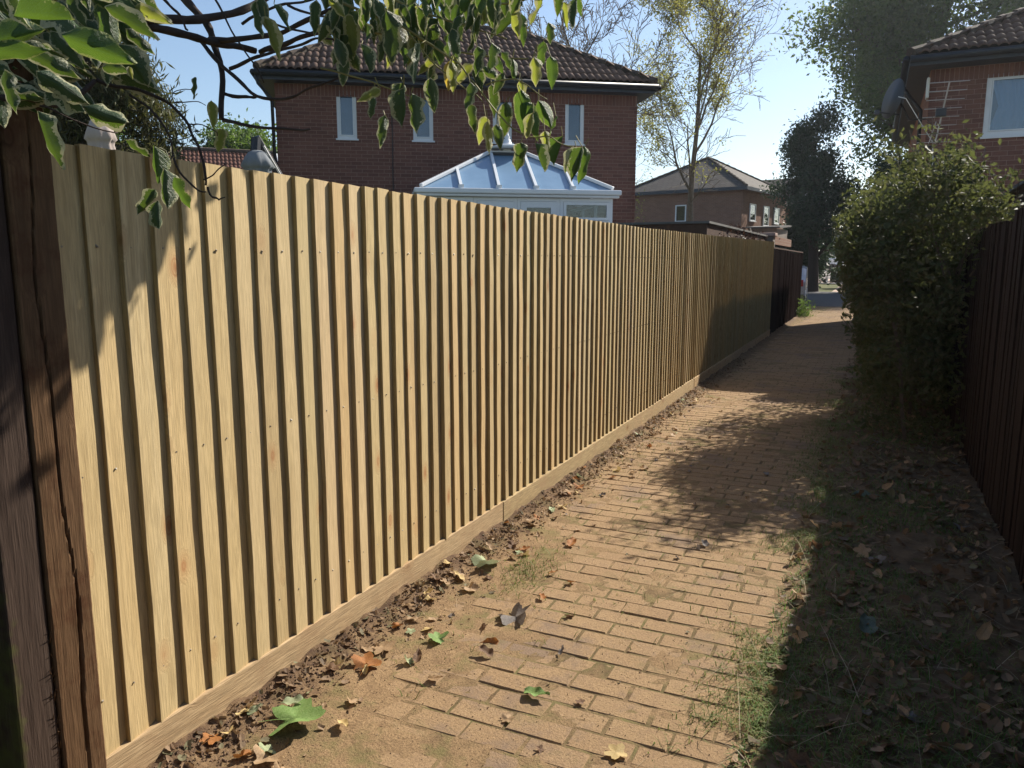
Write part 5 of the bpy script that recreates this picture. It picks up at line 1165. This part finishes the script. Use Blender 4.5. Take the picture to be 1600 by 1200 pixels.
# big leaves nearest the camera, top left
for (u, v, l, a, k, dep, vi) in [(148, 78, 108, 62, 'g', 1.15, 1), (62, 38, 92, 70, 'g', 1.2, 2), (42, 14, 80, 40, 'v', 1.25, 1), (20, 88, 84, 80, 'g', 1.2, 3), (75, 96, 84, 55, 'v', 1.3, 6), (62, 215, 84, 6, 'v', 1.2, 7), (162, 176, 68, 74, 'v', 1.35, 5),
    (214, 236, 42, 40, 'v', 1.55, 6), (239, 256, 56, -6, 'g', 1.55, 2), (257, 292, 62, 6, 'v', 1.5, 5), (281, 303, 52, 14, 'g', 1.5, 6), (232, 318, 50, -24, 'v', 1.45, 7), (250, 335, 46, 10, 'v', 1.45, 5), (12, 140, 62, 8, 'v', 1.25, 6), (4, 190, 50, -4, 'v', 1.3, 7),
    (110, 22, 84, 60, 'v', 1.5, 5), (200, 40, 84, 48, 'v', 1.5, 1), (228, 22, 60, 64, 'p', 1.6, 3), (95, 130, 76, 66, 'v', 1.4, 7), (216, 62, 50, 50, 'v', 1.7, 6), (30, 62, 74, 100, 'g', 1.3, 2), (118, 145, 60, 40, 'v', 1.45, 5), (308, 138, 32, 0, 'v', 1.9, 6), (333, 178, 42, 4, 'p', 1.9, 3), (344, 222, 42, -14, 'p', 1.9, 7), (180, 108, 50, 80, 'v', 1.6, 0), (205, 115, 24, 20, 'p', 1.5, 0)]:
    px_leaf(u, v, l, a, dep, k, vi)
for _ in range(95):
    u = R.uniform(-30, 215); v = R.uniform(-40, 120) if u > 120 else R.uniform(-40, 165); px_leaf(u, v, R.uniform(50, 86), R.uniform(10, 85), R.uniform(1.5, 2.1), R.choice('vvvvg'))
petioles.build('petiole', M['stalk'], iv, kind='stuff')
# crown of the plant above the fence, out of the upper edge of the view; it shades the first boards
up = []; rs = random.Random(4)
def uleaf(c, n, sx, sy, sz):
    for _ in range(n):
        p = Vector((rs.gauss(c[0], sx), rs.gauss(c[1], sy), rs.gauss(c[2], sz)))
        up.append(p)
uleaf((-1.22, 2.86, 3.06), 900, 0.15, 0.15, 0.10); uleaf((-1.24, 2.70, 3.10), 1000, 0.13, 0.18, 0.10); uleaf((-1.08, 2.78, 3.12), 700, 0.11, 0.14, 0.09); uleaf((-1.42, 2.45, 3.12), 600, 0.16, 0.2, 0.10)
lv = [(v.co.x, v.co.y, v.co.z) for v in leaf_mesh('tmp', 0.1, 0.6, 0.3, 0.1, 3, 3, 2).vertices]
lf_ = [tuple(p.vertices) for p in leaf_mesh('tmp', 0.1, 0.6, 0.3, 0.1, 3, 3, 2).polygons]
mats = np.array([m4(p - IVO, rs.uniform(-2.2, -0.9), rs.uniform(-.6, .6), rs.uniform(0, 6.28), rs.uniform(0.06, 0.11)) for p in up])
o = link('leaf_mass', scatter_join('leaf_mass', lv, lf_, mats, True), iv, mat=M['leaf_green']); o['kind'] = 'stuff'
bb = MB()
for k in range(6): bb.tube([Vector((-2.1, 1.6, 2.75)) - IVO, Vector((-1.7, 2.1 + rs.gauss(0, .1), 3.0)) - IVO, Vector((-1.3 + rs.gauss(0, .15), 2.6 + rs.gauss(0, .15), 3.1)) - IVO], [0.012, 0.009, 0.005], 5)
bb.build('upper_branch', M['bark_dark'], iv)
# ivy root mass on top of the old post and darkness behind its left
for _ in range(70):
    p = Vector((R.uniform(-2.12, -1.86), R.uniform(0.85, 1.40), R.uniform(2.05, 2.5))); place_leaf(p, (R.uniform(-.3, .8), R.gauss(0, .5), -0.8), R.uniform(0.06, 0.10), R.choice('vvvg'))
hd = empty('ivy_hedge', (-2.15, 0.7, 0), 0, 'dark old ivy-covered fence panel left of the near post', 'hedge')  # boards and leaves run on unseen behind the camera to cut ambient light
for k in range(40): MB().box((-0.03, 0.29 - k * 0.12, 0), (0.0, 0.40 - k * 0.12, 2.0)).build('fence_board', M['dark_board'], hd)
seed(71); leaf_cloud('leaf_mass', [(R.gauss(0.05, 0.07), R.uniform(-4.4, -0.1), R.uniform(0.3, 2.3)) for _ in range(5000)], 0.08, M['leaf_dark'], hd, 3)

# ------------------------------------------------------------------ fallen leaves, litter, grass
def gp(u, v, z=0.0):
    d = at(u, v, 1.0) - Vector((0, 0, H_CAM)); t_ = (z - H_CAM) / d.z; return Vector((0, 0, H_CAM)) + d * t_
PALM = [palm_mesh('fallen_leaf', 5, k, 0.14 + 0.12 * k, depth=0.38) for k in range(4)]; OVAL = [leaf_mesh('fallen_leaf', 0.12, 0.6, -0.25 - 0.15 * k, -0.18, 20 + k, wave=0.06) for k in range(3)]
seed(90)
def ground_leaf(u, v, px, shape, mat, label, group=None, lift=0.012, rz=None, tilt=0.10):
    p = gp(u, v); dep = (p - Vector((0, 0, H_CAM))).length; s = px / FPX * dep
    me = variant((PALM if shape == 'p' else OVAL)[R.randrange(4 if shape == 'p' else 3)], DEAD[mat])
    z = max(0.0, float(soil_h(np.array(p.x), np.array(p.y)))) + lift
    o = link('fallen_leaf', me, None, (p.x, p.y, z), (R.gauss(0, tilt), R.gauss(0, tilt), R.uniform(0, 6.28) if rz is None else rz), s * 1.15)
    tag(o, label, 'leaf', group); return o
ground_leaf(463, 1140, 70, 'p', 'green', 'large fresh green lobed leaf with long stalk lying beside the gravel board', rz=0.6, lift=0.03)
ground_leaf(478, 1115, 30, 'o', 'paleg', 'small pale green upright leaf touching the large green lobed leaf', lift=0.03)
ground_leaf(806, 968, 48, 'p', 'grey', 'grey curled dead leaf with a long stalk in the middle of the path')
ground_leaf(820, 1083, 36, 'o', 'green', 'small dark green torn leaf lying on the pavers near the camera')
ground_leaf(962, 1180, 30, 'p', 'yellow', 'single pale yellow leaf on the pavers at the bottom of the path')
ground_leaf(760, 888, 42, 'p', 'paleg', 'pale green leaf on the soil edge at the middle of the gravel board')
ground_leaf(890, 857, 22, 'o', 'orange', 'bright orange leaf standing at the soil edge past the mossy patch')
ground_leaf(850, 940, 16, 'o', 'orange', 'tiny rusty red leaf on the pavers above the grey curled leaf')
ground_leaf(1104, 857, 18, 'o', 'grey', 'small grey leaf alone on the sunny pavers near the shade line')
ground_leaf(1355, 1007, 40, 'o', 'blueg', 'bluish green oval leaf on the shaded verge')
ground_leaf(1330, 777, 34, 'o', 'blueg', 'bluish green narrow leaf on the shaded verge farther up the path')
ground_leaf(600, 1018, 34, 'p', 'tan', 'tan crumpled lobed leaf on the bare soil edge, farthest of its trio')
ground_leaf(572, 1048, 40, 'p', 'orange', 'orange-brown folded leaf beside the tan leaf on the soil edge')
ground_leaf(685, 1003, 28, 'p', 'green', 'dark green small lobed leaf on the soil beyond the tan leaves')
ground_leaf(650, 1040, 22, 'o', 'brown', 'brown papery leaf between soil edge and first pavers')
ground_leaf(420, 1190, 40, 'p', 'tan', 'pale brown leaf cut by the bottom edge of the picture')
ground_leaf(530, 1132, 24, 'o', 'yellow', 'yellowish narrow leaf right of the large green lobed leaf')
ground_leaf(402, 1122, 28, 'o', 'yellow', 'yellow green leaf against the foot of the gravel board')
ground_leaf(1195, 740, 14, 'o', 'grey', 'pale small leaf at the edge of the sunny pavers')
ground_leaf(770, 1030, 26, 'o', 'brown', 'brown twiggy leaf on the mossy joint left of the path centre')
CN = dict(yellow='pale yellow', tan='tan', brown='dark brown', orange='orange brown', paleg='pale green', grey='grey')
def band(Y): return 'near the camera' if Y < 3.2 else 'midway to the shrub' if Y < 5.5 else 'close to the shrub'
for i in range(110):
    f = R.random() ** 1.4; Y = 1.7 + 7.5 * f; X = -1.94 + abs(R.gauss(0, 0.24)); 
    ck = R.choice(['tan', 'tan', 'orange', 'yellow', 'brown', 'paleg', 'tan']); me = variant(R.choice(PALM + OVAL), DEAD[ck])
    z = max(0, float(soil_h(np.array(X), np.array(Y)))) + 0.012; s = R.uniform(0.04, 0.085)
    tag(link('fallen_leaf', me, None, (X, Y, z), (R.gauss(0, .35), R.gauss(0, .35), R.uniform(0, 6.28)), s), CN[ck] + ' dry leaf at the foot of the gravel board, ' + band(Y), 'leaf', CN[ck] + ' leaves along the gravel board, ' + band(Y))
for i in range(44):
    Y = R.uniform(2.0, 7.5); X = -1.7 + 1.2 * R.random() ** 1.8; ck = R.choice(['tan', 'brown', 'grey']); me = variant(R.choice(PALM + OVAL), DEAD[ck])
    tag(link('fallen_leaf', me, None, (X, Y, 0.008), (R.gauss(0, .3), R.gauss(0, .3), R.uniform(0, 6.28)), R.uniform(0.02, 0.055)), 'small ' + CN[ck] + ' leaf on the open pavers, ' + band(Y), 'leaf', 'small ' + CN[ck] + ' leaves on the pavers, ' + band(Y))
for i in range(90):
    Y = 2.0 + 7 * R.random() ** 1.3; X = R.uniform(-0.25, 0.74); ck = R.choice(['tan', 'brown', 'brown', 'grey', 'tan']); me = variant(R.choice(PALM + OVAL), DEAD[ck]); z = float(soil_h(np.array(X), np.array(Y))) + 0.02
    tag(link('fallen_leaf', me, None, (X, Y, z), (R.gauss(0, .4), R.gauss(0, .4), R.uniform(0, 6.28)), R.uniform(0.04, 0.10)), CN[ck] + ' leaf on the shaded verge ' + ('by the dark fence, ' if X > 0.3 else 'by the pavers, ') + band(Y), 'leaf', CN[ck] + ' leaves on the shaded verge ' + ('by the fence, ' if X > 0.3 else 'by the pavers, ') + band(Y))
def curl_template(sd, n=9):
    r_ = random.Random(sd); asp = r_.uniform(0.4, 0.8); vs = [(0, 0, 0)]; cx = r_.uniform(0.3, 0.9)
    for k in range(n):
        a = 2 * pi * k / n; q = 0.5 * r_.uniform(0.6, 1.05); x, y_ = q * cos(a), q * sin(a) * asp; vs.append((x, y_, cx * y_ * y_ * 3 + 0.5 * x * x * r_.uniform(0.2, 1)))
    return vs, [(0, 1 + k, 1 + (k + 1) % n) for k in range(n)]
rs_ = random.Random(12); LM = [[], [], [], []]
for i in range(6500):
    Y = 1.3 + 13 * rs_.random() ** 1.5; X = rs_.uniform(-0.30, 0.78)
    if rs_.random() > 0.2 + 0.9 * float(N2(np.array(X * 4), np.array(Y * 3))) * (1 if X > 0 else 0.6): continue
    LM[i % 4].append(m4((X, Y, float(soil_h(np.array(X), np.array(Y))) + rs_.uniform(0.002, 0.03)), rs_.gauss(0, .5), rs_.gauss(0, .5), rs_.uniform(0, 6.28), rs_.uniform(0.025, 0.085)))
for i in range(1900):
    Y = 1.3 + 12 * rs_.random() ** 1.3; X = -1.96 + abs(rs_.gauss(0, 0.11))
    LM[i % 4].append(m4((X, Y, max(0, float(soil_h(np.array(X), np.array(Y)))) + rs_.uniform(0.0, 0.012)), rs_.gauss(0, .6), rs_.gauss(0, .6), rs_.uniform(0, 6.28), rs_.uniform(0.012, 0.05)))
for i in range(520):
    Y = 1.8 + 12 * rs_.random(); X = rs_.uniform(-1.8, -0.3) if i % 3 else -1.7 + abs(rs_.gauss(0, 0.2)); LM[i % 4].append(m4((X, Y, 0.003), rs_.gauss(0, .3), rs_.gauss(0, .3), rs_.uniform(0, 6.28), rs_.uniform(0.006, 0.026)))
for k_, nm in enumerate(('brown broken leaf litter on soil and verge', 'small curled leaf fragments mixed into the litter', 'crumpled papery leaf pieces in the litter', 'torn narrow leaf pieces in the litter')):
    tvv, tff = curl_template(k_ + 40, 8 + k_); o = link('leaf_litter', scatter_join('leaf_litter', tvv, tff, np.array(LM[k_])), mat=M['litter']); tag(o, nm, 'leaf litter', None, 'stuff')
# crumbs of earth
cv = [(0, 0, .5), (.5, 0, 0), (0, .45, 0), (-.5, 0, 0), (0, -.5, 0), (0, 0, -.4)]; cf = [(0, 1, 2), (0, 2, 3), (0, 3, 4), (0, 4, 1), (5, 2, 1), (5, 3, 2), (5, 4, 3), (5, 1, 4)]
mats = []
for i in range(9000):
    Y = 1.3 + 9 * rs_.random() ** 1.6; X = -1.95 + abs(rs_.gauss(0, 0.15)) if rs_.random() < .6 else rs_.uniform(-1.8, -0.3); s = rs_.uniform(0.002, 0.008) * (1.6 if X < -1.8 else 0.8)
    mats.append(m4((X, Y, max(0, float(soil_h(np.array(X), np.array(Y)))) + s * .2), rs_.uniform(0, 6), rs_.uniform(0, 6), rs_.uniform(0, 6), s))
o = link('soil_crumbs', scatter_join('soil_crumbs', cv, cf, np.array(mats)), mat=M['crumb']); tag(o, 'loose crumbs of earth scattered over the pavers and soil', 'soil crumbs', None, 'stuff')

def blades(name, pts, hmin, hmax, mat, label, cat, sd, flat=0.3, wdt=0.003):
    rs = np.random.RandomState(sd); n = len(pts); P = np.array(pts); h = rs.uniform(hmin, hmax, n)[:, None]; a = rs.uniform(0, 2 * pi, n)
    d = np.stack([np.cos(a), np.sin(a), np.zeros(n)], 1); lean = rs.uniform(0.15, 1.0, n)[:, None] * (1 + flat); s = np.stack([-np.sin(a), np.cos(a), np.zeros(n)], 1) * wdt * rs.uniform(.6, 1.4, n)[:, None]
    up = np.array([[0, 0, 1.0]]); m = P + (up * 0.62 / (1 + flat) + d * lean * 0.3) * h; t_ = P + (up * 0.95 / (1 + flat * 2.2) + d * lean) * h
    V = np.stack([P - s, P + s, m + s * .8, m - s * .8, t_], 1).reshape(-1, 3); i = np.arange(n)[:, None] * 5
    F = np.concatenate([np.concatenate([i, i + 1, i + 2], 1), np.concatenate([i, i + 2, i + 3], 1), np.concatenate([i + 3, i + 2, i + 4], 1)]); o = link(name, np_mesh(name, V, F), mat=mat); tag(o, label, cat, None, 'stuff')
gpnts = []; sp = []
def zz(X, Y): return float(soil_h(np.array(X), np.array(Y)))
for i in range(44000):
    Y = 1.3 + 12 * rs_.random() ** 1.6; X = rs_.gauss(-0.30, 0.10) if rs_.random() < 0.42 else rs_.uniform(-0.3, 0.7)
    dens = float(N2.fbm(np.array(X * 3 + 4), np.array(Y * 2.2), 2)); 
    if dens < 0.43 + (0.05 if X > -0.1 else -0.03): continue
    gpnts.append((X, Y, zz(X, Y) - 0.002))
for i in range(350):
    cx, cy2 = (-1.55 + rs_.gauss(0, .07), 3.55 + rs_.gauss(0, .16)); gpnts.append((cx, cy2, max(0, zz(cx, cy2))))
for i in range(1500):
    X = rs_.uniform(-1.8, -0.4); Y = rs_.uniform(1.6, 8)
    Y = round(Y / 0.1 + 0.5) * 0.1 - 0.05 + rs_.gauss(0, .004)
    if float(N2.fbm(np.array(X * 4), np.array(Y * 3), 2)) > 0.55: gpnts.append((X, Y, -0.002))
for i in range(3500):
    X = rs_.uniform(-1.95, -1.2); Y = rs_.uniform(19.5, 30); 
    if X < -1.9 + (Y - 19) * 0.06: gpnts.append((X, Y, 0.0))
g3 = []
for i in range(15000):
    Y = 1.4 + 9 * rs_.random() ** 1.3; X = rs_.uniform(-0.32, 0.55)
    if float(N2.fbm(np.array(X * 2.2 + 14), np.array(Y * 1.3 + 5), 2)) > 0.50: g3.append((X, Y, zz(X, Y)))
blades('green_grass', g3, 0.02, 0.075, M['grass2'], 'fresher green grass patches on the shaded verge', 'grass', 13, 0.5, 0.0019)
blades('grass', gpnts, 0.015, 0.07, M['grass'], 'short patchy grass along the verge and in the joints', 'grass', 3, 0.6, 0.0017)
for i in range(240):
    Y = 1.6 + 6 * rs_.random() ** 1.4; X = rs_.uniform(-0.38, 0.74); sp.append((X, Y, zz(X, Y) + 0.012))
blades('dry_straw', sp, 0.06, 0.24, M['straw'], 'long dry straw stalks lying on the shaded verge', 'straw', 5, 3.0, 0.0012)
sp = [(rs_.uniform(-1.8, -.4), 1.6 + 5 * rs_.random(), 0.004) for i in range(40)]
blades('straw_bits', sp, 0.02, 0.08, M['straw'], 'short straw bits lying on the sunny pavers', 'straw', 6, 6.0, 0.0009)

# ------------------------------------------------------------------ haze volume, added in place of a lens-flare veil
hb = MB().box((-420, -120, -1.2), (420, 720, 24)); hm = bpy.data.materials.new('haze'); hm.use_nodes = True; hn = hm.node_tree; hn.nodes.clear()
pv_ = hn.nodes.new('ShaderNodeVolumePrincipled'); pv_.inputs['Color'].default_value = (0.86, 0.92, 1.0, 1); pv_.inputs['Density'].default_value = 0.0004; pv_.inputs['Anisotropy'].default_value = 0.55
ho_ = hn.nodes.new('ShaderNodeOutputMaterial'); hn.links.new(pv_.outputs[0], ho_.inputs['Volume'])
hz = hb.build('haze', hm, kind='stuff'); hz['label'] = 'thin added haze standing in for the lens-flare veil'; hz['category'] = 'haze'
